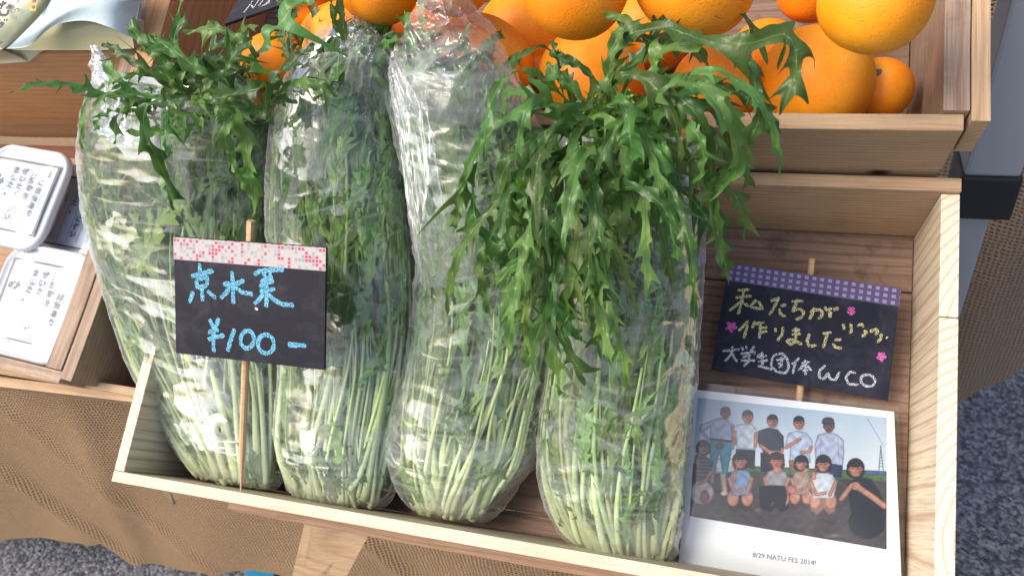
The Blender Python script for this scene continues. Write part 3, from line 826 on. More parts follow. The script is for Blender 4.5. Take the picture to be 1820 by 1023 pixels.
def sign_board(root, TLp, TRp, BRp, BLp, n, th, mat, tapemat, tapefrac, tu, tv_):
    front = [TLp, TRp, BRp, BLp]
    back = [p - n * th for p in front]
    v = front + back
    f = [(3, 2, 1, 0), (4, 5, 6, 7), (0, 1, 5, 4), (1, 2, 6, 5), (2, 3, 7, 6), (3, 0, 4, 7)]
    b = part('chalkboard', v, f, mat, root)
    o_ = n * 0.0003
    d1 = (BLp - TLp) * tapefrac; d2 = (BRp - TRp) * tapefrac
    e = (TRp - TLp) * 0.002
    nn = 12
    vs = []; uv = []
    for j in range(3):
        for i in range(nn):
            a = i / (nn - 1); bb = j / 2
            p = (TLp - e) * (1 - a) + (TRp + e) * a + (d1 * (1 - a) + d2 * a) * bb
            vs.append(p + o_); uv.append((a * tu, (1 - bb) * tv_))
    t = part('washi_tape', vs, [tuple(reversed(q)) for q in grid_faces(nn, 3)], tapemat, root)
    uvl = t.data.uv_layers.new(name='UVMap')
    for lp_ in t.data.loops: uvl.data[lp_.index].uv = uv[lp_.vertex_index]
    return b
def stick(parent, a, b, r, taper=0.0, name='stick'):
    d = nrm(b - a); s_ = nrm(np.cross(d, V3(0.1, 0, 1))); q = np.cross(d, s_)
    L = np.linalg.norm(b - a); vs = []; fs = []
    prof = [(0, 1), (0.5, 1), (1 - taper, 0.95), (1, 0.16 if taper else 0.95)] if taper else [(0, 1), (1, 1)]
    n = 10
    for t_, k in prof:
        for i in range(n):
            an = 2 * math.pi * (i + .5) / n
            x = max(-.82, min(.82, math.cos(an))) if t_ == 0 else math.cos(an) * .95
            y = max(-.82, min(.82, math.sin(an))) if t_ == 0 else math.sin(an) * .95
            vs.append(a + d * L * t_ + (s_ * x + q * y) * r * k)
    fs = grid_faces(n, len(prof), True)
    fs.append(tuple(reversed(range(n)))); fs.append(tuple(range((len(prof) - 1) * n, len(prof) * n)))
    o = part(name, vs, fs, STICK, parent)
    return o

# price sign in front of the first two bags
q_tl, q_tr, q_bl = at(309, 421, 0.232), at(579, 440, 0.232), at(313, 627, 0.185)
n1 = nrm(np.cross(q_tr - q_tl, q_tl - q_bl))
if n1[2] < 0: n1 = -n1
q_br = on_plane(576, 657, q_tl, n1)
s1 = thing('price_sign', 'black chalk price sign with pink mosaic tape reading the price in blue, on a stick', 'sign', at(430, 872, H))
sign_board(s1, q_tl, q_tr, q_br, q_bl, n1, 0.0028, CHALKB, TAPE1, 0.185, 46, 6.3)
def z1(x, y): return on_plane(280 + x / 3.198, 380 + y / 3.198, q_tl, n1)
S1 = [[(240,280),(241,300),(243,345)],[(193,355),(250,338),(320,322)],[(222,370),(226,400),(228,425)],[(222,372),(285,358),(283,405)],[(230,420),(285,405)],[(255,415),(256,450),(258,495)],[(205,440),(195,470),(183,505)],[(283,435),(310,460),(335,478)],
 [(425,325),(430,400),(432,510)],[(375,402),(412,390),(400,440),(360,478)],[(495,375),(470,388),(440,400)],[(440,410),(480,445),(545,455)],
 [(550,345),(580,325),(640,318),(720,315)],[(600,315),(612,355)],[(640,308),(640,345)],[(588,388),(620,365),(655,352)],[(600,370),(612,402)],[(640,360),(655,375)],[(580,412),(620,392),(662,378)],[(583,440),(630,432),(672,424)],[(620,400),(622,470),(618,530)],[(605,450),(580,485),(550,510)],[(630,452),(665,488),(710,512),(778,518)],
 [(298,595),(310,625),(325,655)],[(350,590),(338,630),(320,660)],[(288,672),(320,664),(350,656)],[(288,712),(330,698),(382,688)],[(320,655),(320,720),(322,785)],
 [(440,652),(415,720),(400,780)], ell(512,712,38,52,.15), ell(618,738,46,54,-.1), [(742,738),(790,742),(848,748)],[(745,745),(800,748)]]
ribbon(S1, q_tl, n1, z1, 0.0018, CH_BLUE, 'chalk_writing', s1, 0.00035)
ribbon([[(555,532),(572,545)]], q_tl, n1, z1, 0.0012, TUBW, 'white_fleck', s1, 0.00035)
top1 = on_plane(446, 392, q_tl - n1 * 0.0062, n1); bot1 = at(428, 873, H + 0.003)
stick(s1, top1, bot1, 0.0034, 0.18)

# message sign lying on the floor of the front box
r_tl, r_tr, r_bl = at(1296, 467, 0.040), at(1601, 512, 0.040), at(1264, 657, 0.022)
n2 = nrm(np.cross(r_tr - r_tl, r_tl - r_bl))
if n2[2] < 0: n2 = -n2
r_br = on_plane(1578, 712, r_tl, n2)
s2 = thing('message_sign', 'navy black chalk sign with purple gingham tape and handwritten message, right side of box', 'sign', at(1430, 600, 0.0))
sign_board(s2, r_tl, r_tr, r_br, r_bl, n2, 0.0030, CHALKN, TAPE2, 0.165, 22.3, 3.0)
def zA(p): return [(1280 + x / 5.6875, 460 + y / 5.6875) for x, y in p]
def zB(p): return [(1260 + x / 5.353, 570 + y / 5.353) for x, y in p]
def z2(x, y): return on_plane(x, y, r_tl, n2)
YEL = [zA(p) for p in [[(175,318),(300,308)],[(243,312),(225,400),(205,480),(182,560)],[(155,390),(235,380),(320,375)],[(230,420),(160,470),(90,525)],[(235,440),(285,480)],[(370,410),(300,480),(370,498),(420,505)],[(388,425),(432,512)],
 [(510,425),(560,405),(600,395)],[(595,385),(550,480),(495,570)],[(610,475),(670,462)],[(600,500),(598,535),(620,565),(662,580)],
 [(722,430),(780,425),(840,425)],[(785,402),(760,470),(725,530),(800,500),(850,540),(822,590),(762,612)],
 [(905,540),(960,515),(1010,508),(1035,545),(1018,590),(985,605)],[(950,488),(930,560),(900,612)],[(1055,480),(1080,530)],[(1085,512),(1132,502)],[(1080,552),(1135,545)],[(1105,520),(1112,592)],[(1152,490),(1158,525)],[(1180,482),(1186,520)]]]
YEL += [zB(p) for p in [[(375,0),(330,50),(278,95)],[(368,35),(350,100),(332,165)],[(440,0),(412,70)],[(430,30),(530,12)],[(490,20),(488,100),(478,170)],[(500,68),(560,60)],[(495,108),(560,98)],
 [(630,65),(636,105)],[(705,55),(700,120),(650,190)],[(788,92),(870,85)],[(788,132),(875,122)],[(825,60),(828,130),(825,190),(780,228),(735,190),(790,175),(885,222)],
 [(960,120),(932,190),(950,240),(1025,232)],[(1080,120),(1165,110)],[(1130,105),(1110,180),(1085,255)],[(1195,182),(1260,176)],[(1180,212),(1200,250),(1265,260)],
 [(1275,25),(1287,85)],[(1350,25),(1356,110),(1330,112)],[(1412,52),(1455,25),(1468,62)],[(1470,92),(1505,108),(1455,150)],[(1530,102),(1590,75),(1612,100),(1582,132)],[(1640,120),(1635,170),(1600,205)],[(1682,165),(1705,150)]]]
WHT = [zB(p) for p in [[(130,285),(210,280),(292,270)],[(225,240),(212,320),(150,385)],[(222,300),(240,350),(272,390)],[(308,240),(328,280)],[(352,235),(360,270)],[(432,240),(398,290)],[(298,312),(440,290),(430,320)],[(320,345),(400,322)],[(372,305),(385,375),(330,432)],[(305,375),(440,375)],
 [(480,310),(458,355)],[(470,345),(552,330)],[(505,295),(510,420)],[(468,388),(560,372)],[(465,425),(600,460)],[(630,320),(700,308),(745,360),(762,440),(730,497),(640,482),(590,425),(602,350),(630,320)],[(640,372),(720,358)],[(690,340),(690,430),(662,442)],[(655,400),(682,412)],
 [(860,352),(825,385),(785,412)],[(825,390),(808,450),(798,502)],[(880,402),(962,388)],[(915,368),(920,515)],[(905,410),(880,445),(848,470)],[(930,420),(978,472)],[(890,472),(945,465)],
 [(1108,422),(1052,470),(1048,540),(1098,552),(1132,490),(1150,552),(1205,562),(1242,482)],[(1398,495),(1345,480),(1300,538),(1330,600),(1425,606)]]]
WHT.append(zB(ell(1512, 566, 72, 56, .3)))
PNK = [zA(p) for p in star(1325, 525, 46) + star(110, 682, 62)] + [zB(p) for p in star(1640, 340, 48)]
ribbon(YEL, r_tl, n2, z2, 0.0012, CH_YEL, 'yellow_writing', s2, 0.00035)
ribbon(WHT, r_tl, n2, z2, 0.00105, CH_WHT, 'white_writing', s2, 0.00035)
for k_ in range(3): ribbon(PNK[k_ * 6:k_ * 6 + 6], r_tl, n2, z2, 0.0015, CH_PNK, 'pink_star', s2, 0.00055)
stick(s2, on_plane(1443, 460, r_tl - n2 * 0.0066, n2), on_plane(1412, 800, r_tl - n2 * 0.0066, n2) , 0.0032)

# dark sign half hidden at the top
h_a, h_b, h_c = at(398, 43, 0.215), at(560, -12, 0.235), at(452, -50, 0.215)
n3 = nrm(np.cross(h_b - h_a, h_c - h_a))
if n3[2] < 0: n3 = -n3
h_d = h_b + (h_c - h_a)
s3 = thing('price_sign', 'dark chalk sign leaning in the fruit crate at the top edge, white strokes on it', 'sign', at(480, 20, 0.14))
part('chalkboard', [h_a, h_b, h_d, h_c] + [p - n3 * 0.003 for p in (h_a, h_b, h_d, h_c)], [(0, 1, 2, 3), (7, 6, 5, 4), (0, 4, 5, 1), (1, 5, 6, 2), (2, 6, 7, 3), (3, 7, 4, 0)], CHALKB, s3)
def z3(x, y): return on_plane(380 + x / 8.52, y / 8.52, h_a, n3)
ribbon([[(600,10),(530,105),(455,200)],[(692,0),(600,130)],[(570,75),(600,130)],[(755,0),(680,102)],[(845,18),(720,112)],[(830,-5),(852,40),(735,100)]], h_a, n3, z3, 0.0007, CH_WHT, 'chalk_writing', s3, 0.0003)
hm = (h_a + h_b) / 2
stick(s3, hm + (h_c - h_a) * 0.4 - n3 * 0.0068, hm - nrm(h_c - h_a) * 0.03 - n3 * 0.0068 + V3(0, 0.02, -0.06), 0.003)

# ---------------------------------------------------------------- group photograph in a clear sleeve
k_tl, k_tr, k_bl = at(1237, 692, 0.022), at(1589, 731, 0.022), at(1205, 1008, 0.016)
n4 = nrm(np.cross(k_tr - k_tl, k_tl - k_bl))
if n4[2] < 0: n4 = -n4
k_br = on_plane(1604, 1064, k_tl, n4)
PH = thing('photo_print', 'instant style group photo with white border in a clear sleeve, lower right of box', 'photo', (k_tl + k_tr + k_bl + k_br) / 4 - n4 * 0.004)
def photo():
    th = 0.0022
    fr = [k_tl, k_tr, k_br, k_bl]
    t = NT('glossy_photo_card'); b = t.bsdf((0.78, 0.83, 0.88), 0.16, 0.5); CARD = t.done(b.outputs[0])
    part('card', fr + [p - n4 * th for p in fr], [(3, 2, 1, 0), (4, 5, 6, 7), (0, 1, 5, 4), (1, 2, 6, 5), (2, 3, 7, 6), (3, 0, 4, 7)], CARD, PH)
    # picture area, painted in the pixel frame of a 1516x1023 sheet
    def zz(x, y): return (1200 + x / 3.79, 690 + y / 3.79)
    cor = [zz(152, 62), zz(1424, 195), zz(1424, 1082), zz(97, 858)]
    NX, NY = 400, 268
    U_, V_ = np.meshgrid(np.linspace(0, 1, NX), np.linspace(0, 1, NY))
    c = np.array(cor)
    full = (c[0][None, None] * ((1 - U_) * (1 - V_))[..., None] + c[1] * (U_ * (1 - V_))[..., None] + c[2] * (U_ * V_)[..., None] + c[3] * ((1 - U_) * V_)[..., None])
    X = (full[..., 0] - 1200) * 3.79; Y = (full[..., 1] - 690) * 3.79
    img = np.zeros((NY, NX, 3)); rs = np.random.RandomState(3)
    mott = 0.5 + 0.25 * (np.sin(X / 13 + 2 * np.sin(Y / 21)) + np.sin(Y / 11 + 2 * np.sin(X / 17)))
    def over(m, col, dep=None):
        nonlocal img
        g_ = np.ones(X.shape)
        if dep is not None: g_ = (0.76 + 0.24 * np.clip(dep / 14, 0, 1)) * (0.90 + 0.16 * mott)
        img = img * (1 - m[..., None]) + np.array(col, float) / 255 * m[..., None] * g_[..., None]
    def E(cx, cy, rx, ry, col, rot=0, soft=2.5, a=1.0):
        x = X - cx; y = Y - cy; c_, s_ = math.cos(rot), math.sin(rot)
        xr = x * c_ + y * s_; yr = -x * s_ + y * c_
        d = (np.sqrt((xr / rx) ** 2 + (yr / ry) ** 2) - 1) * min(rx, ry)
        over(np.clip(0.5 - d / (2 * soft), 0, 1) * a, col, -d)
    def PG(pts, col, soft=2.0, a=1.0):
        ins = np.zeros(X.shape, bool); dm = np.full(X.shape, 1e9)
        for (x1, y1), (x2, y2) in zip(pts, pts[1:] + pts[:1]):
            cond = ((y1 > Y) != (y2 > Y)) & (X < (x2 - x1) * (Y - y1) / (y2 - y1 + 1e-9) + x1)
            ins ^= cond
            dx, dy = x2 - x1, y2 - y1; tt = np.clip(((X - x1) * dx + (Y - y1) * dy) / (dx * dx + dy * dy + 1e-9), 0, 1)
            dm = np.minimum(dm, np.hypot(X - x1 - tt * dx, Y - y1 - tt * dy))
        sd_ = np.where(ins, dm, -dm)
        over(np.clip(0.5 + sd_ / (2 * soft), 0, 1) * a, col, sd_)
    def LN(pts, wd, col, a=1.0):
        dm = np.full(X.shape, 1e9)
        for (x1, y1), (x2, y2) in zip(pts[:-1], pts[1:]):
            dx, dy = x2 - x1, y2 - y1; tt = np.clip(((X - x1) * dx + (Y - y1) * dy) / (dx * dx + dy * dy + 1e-9), 0, 1)
            dm = np.minimum(dm, np.hypot(X - x1 - tt * dx, Y - y1 - tt * dy))
        over(np.clip(0.5 + (wd - dm) / 4, 0, 1) * a, col, wd - dm)
    sky = np.clip((Y - 50) / 500, 0, 1)[..., None]
    img = (np.array([182, 202, 222]) * (1 - sky) + np.array([214, 224, 232]) * sky) / 255
    PG([(0, 500), (1500, 560), (1500, 640), (0, 620)], (96, 128, 70))
    PG([(1280, 548), (1500, 560), (1500, 585), (1280, 580)], (90, 120, 160))
    PG([(0, 570), (560, 560), (1000, 600), (1500, 640), (1500, 1200), (0, 1200)], (92, 84, 80), 10)
    for _ in range(260):
        x, y = rs.uniform(60, 1450), rs.uniform(620, 1080)
        E(x, y, rs.uniform(15, 70), rs.uniform(4, 12), rs.choice([70, 84, 100, 118]) * np.array([1.04, 1.0, .96]), rs.uniform(-.2, .3), 6, .3)
    PG([(270, 470), (420, 470), (400, 560), (270, 570)], (205, 212, 218), 4)
    LN([(1385, 385), (1372, 550)], 2, (70, 85, 105)); LN([(1385, 385), (1402, 552)], 2, (70, 85, 105))
    for q in range(7): LN([(1385 - q * 2.4, 405 + q * 20), (1385 + q * 2.8, 405 + q * 20)], 1.5, (70, 85, 105))
    LN([(1290, 195), (1400, 380)], 1.2, (90, 100, 120), .7)
    SK = (206, 158, 134); SKD = (150, 104, 86); HR = (34, 26, 30)
    def face(cx, cy, r, skin, hair='short', smile=True, hc=HR, tilt=0.0):
        if hair == 'bob': E(cx, cy - r * .15, r * 1.32, r * 1.42, hc); E(cx, cy + r * .5, r * 1.36, r * .9, hc)
        else: E(cx, cy - r * .35, r * 1.04, r * 1.1, hc)
        E(cx - r * .95, cy + r * .1, r * .15, r * .25, skin); E(cx + r * .95, cy + r * .1, r * .15, r * .25, skin)
        E(cx, cy + r * .12, r * .88, r * 1.08, skin)
        E(cx, cy - r * .85, r * .92, r * .48, hc)
        if hair == 'bob': E(cx, cy - r * .62, r * .9, r * .4, hc)
        for s_ in (-1, 1):
            LN([(cx + s_ * r * .2, cy - r * .02), (cx + s_ * r * .5, cy - r * .04)], 2.6, (30, 18, 18), 1)
            LN([(cx + s_ * r * .16, cy - r * .26), (cx + s_ * r * .56, cy - r * .28)], 1.6, (50, 34, 30), .8)
        E(cx, cy + r * .3, r * .12, r * .16, tuple(q * .82 for q in skin), 0, 2, .7)
        LN([(cx - r * .26, cy + r * .6), (cx, cy + r * .7), (cx + r * .26, cy + r * .6)], 2.6, (232, 205, 198) if smile else (110, 55, 55), .95); LN([(cx - r * .28, cy + r * .54), (cx, cy + r * .60), (cx + r * .28, cy + r * .54)], 1.3, (120, 60, 58), .9)
        E(cx - r * .5, cy + r * .45, r * .22, r * .2, (205, 120, 100), 0, 6, .4); E(cx + r * .5, cy + r * .45, r * .22, r * .2, (205, 120, 100), 0, 6, .4)
        E(cx + r * .45, cy + r * .2, r * .5, r * .9, (90, 50, 40), 0, 12, .25)
    # back row
    PG([(232, 345), (395, 350), (350, 580), (318, 580), (300, 440), (285, 480), (265, 600), (235, 600)], (84, 152, 172))
    PG([(300, 570), (340, 570), (355, 715), (318, 715)], (190, 180, 165)); PG([(235, 570), (268, 570), (262, 640), (236, 640)], (170, 160, 145))
    PG([(240, 215), (300, 195), (345, 205), (388, 240), (385, 360), (235, 342), (235, 260), (195, 290), (240, 345), (225, 360), (160, 285), (175, 240)], (172, 182, 204))
    LN([(235, 340), (380, 356)], 7, (36, 38, 48)); E(300, 386, 27, 24, (108, 96, 60)); LN([(385, 250), (395, 360), (385, 400)], 12, (165, 175, 198))
    face(338, 168, 33, SKD, smile=False)
    PG([(410, 405), (540, 415), (535, 540), (400, 520)], (46, 50, 68))
    PG([(398, 250), (455, 235), (520, 240), (558, 285), (540, 415), (412, 400), (410, 290), (384, 290)], (202, 212, 226))
    LN([(395, 290), (402, 370)], 12, SK); LN([(545, 300), (540, 385)], 12, SK); face(488, 195, 36, SK)
    PG([(575, 430), (735, 440), (720, 560), (575, 560)], (40, 46, 60))
    PG([(560, 285), (625, 262), (690, 275), (730, 320), (735, 410), (712, 450), (600, 440), (555, 360)], (50, 62, 84))
    LN([(575, 385), (640, 430), (700, 430)], 13, SK); LN([(722, 410), (715, 440)], 12, SK); face(655, 225, 36, SK)
    PG([(765, 480), (900, 480), (890, 560), (770, 560)], (150, 120, 95))
    PG([(760, 300), (820, 282), (885, 295), (925, 350), (930, 400), (905, 410), (915, 500), (768, 480), (775, 400), (740, 380)], (190, 204, 226))
    LN([(750, 395), (790, 370), (840, 340)], 13, SK); LN([(915, 395), (905, 425), (850, 430)], 12, SK); face(833, 235, 36, SK)
    PG([(960, 310), (1020, 295), (1085, 305), (1135, 345), (1140, 430), (1130, 520), (945, 520), (938, 380)], (184, 194, 216))
    LN([(985, 330), (975, 500)], 1.5, (140, 152, 180), .6); LN([(1095, 330), (1105, 500)], 1.5, (140, 152, 180), .6)
    face(1035, 255, 36, SKD, smile=False); E(1030, 218, 40, 26, (66, 72, 84)); LN([(990, 232), (1072, 236)], 4, (52, 58, 70))
    PG([(1040, 500), (1130, 520), (1120, 600), (1040, 590)], (60, 70, 110))
    # front row, crouching
    def crouch(cx, cy, r, top, legs, bodyw, knee=SK, hc=HR):
        PG([(cx - bodyw * .8, cy + r * 5.4), (cx + bodyw * .8, cy + r * 5.4), (cx + bodyw * .75, cy + r * 7.6), (cx + bodyw * .3, cy + r * 8.2), (cx, cy + r * 7.2), (cx - bodyw * .4, cy + r * 8.2), (cx - bodyw * .8, cy + r * 7.4)], legs, 4)
        E(cx - bodyw * .5, cy + r * 5.9, r * .95, r * 1.3, knee); E(cx + bodyw * .45, cy + r * 5.9, r * .95, r * 1.3, knee)
        PG([(cx - bodyw * .55, cy + r * 1.6), (cx, cy + r * 1.1), (cx + bodyw * .55, cy + r * 1.6), (cx + bodyw * .85, cy + r * 3), (cx + bodyw * .6, cy + r * 5.5), (cx - bodyw * .6, cy + r * 5.5), (cx - bodyw * .85, cy + r * 3)], top, 4)
        LN([(cx - bodyw * .75, cy + r * 2.8), (cx - bodyw * .45, cy + r * 4.8), (cx + bodyw * .1, cy + r * 4.6)], r * .3, knee)
        LN([(cx + bodyw * .75, cy + r * 2.8), (cx + bodyw * .4, cy + r * 4.9)], r * .3, knee)
        face(cx, cy, r, SK if knee is not None else SKD, 'bob', True, hc)
    E(180, 700, 80, 80, (200, 192, 186)); E(200, 730, 32, 45, (160, 110, 90)); PG([(135, 455), (200, 450), (255, 490), (240, 600), (125, 620)], (70, 74, 86), 4)
    for q in range(5): LN([(140, 480 + q * 24), (245, 486 + q * 24)], 3, (205, 208, 214), .8)
    LN([(240, 560), (205, 620), (160, 640)], 12, SK); face(190, 400, 36, SK, 'bob'); E(150, 458, 13, 16, (225, 70, 50)); LN([(150, 520), (150, 475)], 11, SK)
    crouch(440, 490, 42, (140, 168, 200), (70, 62, 60), 100); LN([(395, 620), (408, 560)], 13, SK); LN([(405, 560), (385, 505)], 5, SK); LN([(412, 560), (418, 500)], 5, SK)
    crouch(682, 490, 42, (168, 166, 172), (38, 38, 46), 105, hc=(74, 40, 40)); E(690, 548, 30, 26, SK); E(688, 515, 12, 13, (230, 100, 60))
    PG([(570, 660), (640, 650), (740, 655), (755, 720), (735, 820), (690, 800), (660, 760), (620, 820), (575, 800), (565, 720)], (34, 34, 44), 5)
    crouch(850, 505, 38, (176, 158, 150), (90, 70, 64), 85); E(785, 680, 32, 32, (200, 140, 130)); LN([(850, 580), (885, 545)], 12, SK)
    crouch(998, 510, 42, (206, 214, 224), (160, 130, 120), 110); LN([(935, 600), (932, 570)], 15, SK); E(948, 542, 14, 9, (225, 60, 50), -.4)
    PG([(1160, 640), (1230, 590), (1320, 610), (1380, 700), (1420, 830), (1400, 960), (1220, 940), (1180, 800)], (40, 40, 46), 8)
    E(1290, 900, 120, 110, (32, 30, 36), 0, 8); face(1215, 540, 46, SK, 'bob', True, (60, 44, 36)); LN([(1410, 790), (1330, 730), (1240, 670)], 20, SK); E(1215, 655, 34, 28, SK)
    LN([(1120, 740), (1190, 650)], 16, SK)
    E(330, 705, 26, 16, (214, 210, 196)); E(555, 815, 26, 12, (150, 150, 150), 0, 3, .7); E(1070, 990, 60, 14, (170, 170, 175), 0, 5, .5)
    img = img * (1 + rs.normal(0, 0.012, img.shape[:2])[..., None])
    for _ in range(0):
        q = np.pad(img, ((1, 1), (1, 1), (0, 0)), 'edge'); img = (q[:-2, 1:-1] + q[2:, 1:-1] + q[1:-1, :-2] + q[1:-1, 2:] + 2 * q[1:-1, 1:-1]) / 6
    img = np.clip(img, 0, 1) ** 1.3 * 0.92
    lin = np.where(img <= 0.04045, img / 12.92, ((img + 0.055) / 1.055) ** 2.4)
    vs = [on_plane(full[j, i, 0], full[j, i, 1], k_tl, n4) + n4 * 0.0003 for j in range(NY) for i in range(NX)]
    t = NT('printed_group_photo'); ca = t.n('ShaderNodeAttribute', attribute_name='print'); 
    m = t.done(t.bsdf(ca.outputs['Color'], 0.18, 0.5).outputs[0])
    o = part('picture', vs, [tuple(reversed(q)) for q in grid_faces(NX, NY)], m, PH)
    at_ = o.data.color_attributes.new('print', 'FLOAT_COLOR', 'POINT')
    at_.data.foreach_set('color', np.concatenate([lin.reshape(-1, 3), np.ones((NX * NY, 1))], 1).astype(np.float32).ravel())
    # caption
    me = text_mesh('8/29 NATU FES 2014!', 0.0058, INKG, 'caption')
    a = on_plane(1338, 985, k_tl, n4); b = on_plane(1450, 1000, k_tl, n4)
    o = bpy.data.objects.new('caption', me); COL.objects.link(o); o.parent = PH
    wd = max(v.co.x for v in me.vertices) - min(v.co.x for v in me.vertices)
    k = np.linalg.norm(b - a) / wd
    xx = nrm(b - a); yy = np.cross(n4, xx); c_ = (a + b) / 2 + n4 * 0.0004 - BASE[PH]
    o.matrix_local = Matrix(((xx[0] * k, yy[0] * k, n4[0], c_[0]), (xx[1] * k, yy[1] * k, n4[1], c_[1]), (xx[2] * k, yy[2] * k, n4[2], c_[2]), (0, 0, 0, 1)))
    # sleeve: slightly larger folded film with rounded side edges
    e_tl, e_tr = on_plane(1228, 678, k_tl, n4), on_plane(1598, 722, k_tl, n4)
    e_bl = on_plane(1190, 1010, k_tl, n4); e_br = on_plane(1612, 1072, k_tl, n4)
    nx, ny = 60, 60; vs = []
    for j in range(ny):
        for i in range(nx):
            a, b = i / (nx - 1), j / (ny - 1)
            p = (e_tl * (1 - a) + e_tr * a) * (1 - b) + (e_bl * (1 - a) + e_br * a) * b
            h = 0.0030 + 0.0022 * math.sin(a * 4.0 + b * 2.2 + .6) * math.sin(b * 3.1) + 0.0016 * abs(math.sin(a * 5 - b * 4)) ** 3 + 0.0007 * math.exp(-((a - .80 + b * .25) / .06) ** 2)
            h *= min(1, 14 * min(a, 1 - a) + .0) ** .5 if 0 < a < 1 else 0
            vs.append(p + n4 * (h + 0.0004 if 0 < a < 1 else -0.002))
    part('clear_sleeve', vs, [tuple(reversed(q)) for q in grid_faces(nx, ny)], SLEEVE, PH, True)
photo()

# ---------------------------------------------------------------- greens
def catmull(K, n):
    K = np.asarray(K, float); m = len(K)
    t = np.linspace(0, m - 1, n); i = np.clip(np.floor(t).astype(int), 0, m - 2); f = (t - i)[:, None]
    p0 = K[np.maximum(i - 1, 0)]; p1 = K[i]; p2 = K[i + 1]; p3 = K[np.minimum(i + 2, m - 1)]
    return 0.5 * (2 * p1 + (p2 - p0) * f + (2 * p0 - 5 * p1 + 4 * p2 - p3) * f ** 2 + (-p0 + 3 * p1 - 3 * p2 + p3) * f ** 3)

def frames(P, N0):
    """tangent, side and normal along a polyline, N0 = preferred normals (one or per point)"""
    T = np.gradient(P, axis=0); T /= np.linalg.norm(T, axis=1)[:, None] + 1e-9
    N0 = np.broadcast_to(N0, P.shape)
    B = np.cross(N0, T); B /= np.linalg.norm(B, axis=1)[:, None] + 1e-9
    N = np.cross(T, B)
    return T, B, N

def leaf_geo(P, N0, hw, lobe, rs, fold=0.25, dens=3, curl=0.6, rows=40, nq=2, space=0.011):
    """feathery mizuna leaf along polyline P: a narrow web whose edge runs out into forward curved, pointed lobes"""
    P = catmull(P, rows)
    if np.ndim(N0) == 2: N0 = catmull(N0, rows)
    n = rows; T, B, N = frames(P, N0)
    L = np.linalg.norm(np.diff(P, axis=0), axis=1).sum()
    s = np.linspace(0, 1, n)
    term = rs.uniform(.6, .85)
    base = hw * np.interp(s, [0, .08, .35, term, .93, 1], [.16, .28, .58, .72, .36, .03])
    env = np.interp(s, [0, .06, .16, .5, .8, .95, 1], [.05, .12, .75, 1.0, .75, .15, 0])
    rip = rs.uniform(.2, .6) * hw; rf, rp = rs.uniform(16, 34), rs.uniform(0, 6)
    nl = max(3, int(L / space)); cols = []
    for side in (-1, 1):
        cen = (np.arange(nl) + rs.uniform(.1, .9) + rs.uniform(-.3, .3, nl)) / nl
        ln = lobe * rs.uniform(.2, 1.3, nl); wd = rs.uniform(.0042, .0085, nl) * (lobe / .016) ** .35 / L; cr = rs.uniform(-1.6, 1.1, nl) * curl; fwk = rs.uniform(.25, 1.15, nl)
        e = base * (1 + .25 * np.sin(s * 40 + rp * side)); lob = np.zeros(n); zc = np.zeros(n); fk = np.full(n, .6)
        for c_, l_, w_, z_, f_ in zip(cen, ln, wd, cr, fwk):
            d = np.abs(s - c_) / w_
            pk = np.clip(1 - d, 0, 1) ** 1.9 * l_ * np.interp(c_, s, env)
            # make one row hit the tip exactly
            better = pk > lob
            lob = np.where(better, pk, lob); zc = np.where(better, z_, zc); fk = np.where(better, f_, fk)
        cols.append((e + lob, lob, zc, fk))
    V = np.zeros((n, 2 * nq + 1, 3)); ve = np.zeros((n, 2 * nq + 1))
    V[:, nq] = P; ve[:, nq] = 1
    for sd_, (x, lob, zc, fk) in zip((-1, 1), cols):
        ispk = np.zeros(n, bool); ispk[1:-1] = (lob[1:-1] > lob[:-2]) & (lob[1:-1] >= lob[2:]) & (lob[1:-1] > lobe * .1)
        for q in range(1, nq + 1):
            f = q / nq; xx = x * f; over = np.maximum(0, xx - base)
            pos = P + B * (sd_ * xx)[:, None] * 0.92 + T * (fk * over + over ** 2 / (lobe + 1e-6) * .35)[:, None] \
                + N * (fold * np.minimum(xx, base) + zc * 1.4 * over ** 2 / (lobe + 1e-6) + rip * np.sin(s * rf + rp + sd_) * f)[:, None] + GRAV * (over ** 2 / (lobe + 1e-6) * .35)[:, None]
            V[:, nq + sd_ * q] = pos
            ve[:, nq + sd_ * q] = np.where(ispk, .84 * (1 - f * .8), 0)
    return V.reshape(-1, 3), grid_faces(2 * nq + 1, n), ve.reshape(-1)

def tube_geo(P, r, n=7):
    T, B, N = frames(P, V3(0.13, 0.21, 1.0))
    a = np.linspace(0, 2 * math.pi, n, endpoint=False)
    V = (P[:, None] + (B[:, None] * np.cos(a)[None, :, None] * 1.15 + N[:, None] * np.sin(a)[None, :, None] * .8) * r[:, None, None]).reshape(-1, 3)
    F = grid_faces(n, len(P), True); F.append(tuple(reversed(range(n)))); m = (len(P) - 1) * n; F.append(tuple(range(m, m + n)))
    return V, F
def vattr(o, vals):
    a = o.data.attributes.new('vein', 'FLOAT', 'POINT'); a.data.foreach_set('value', np.asarray(vals, np.float32))

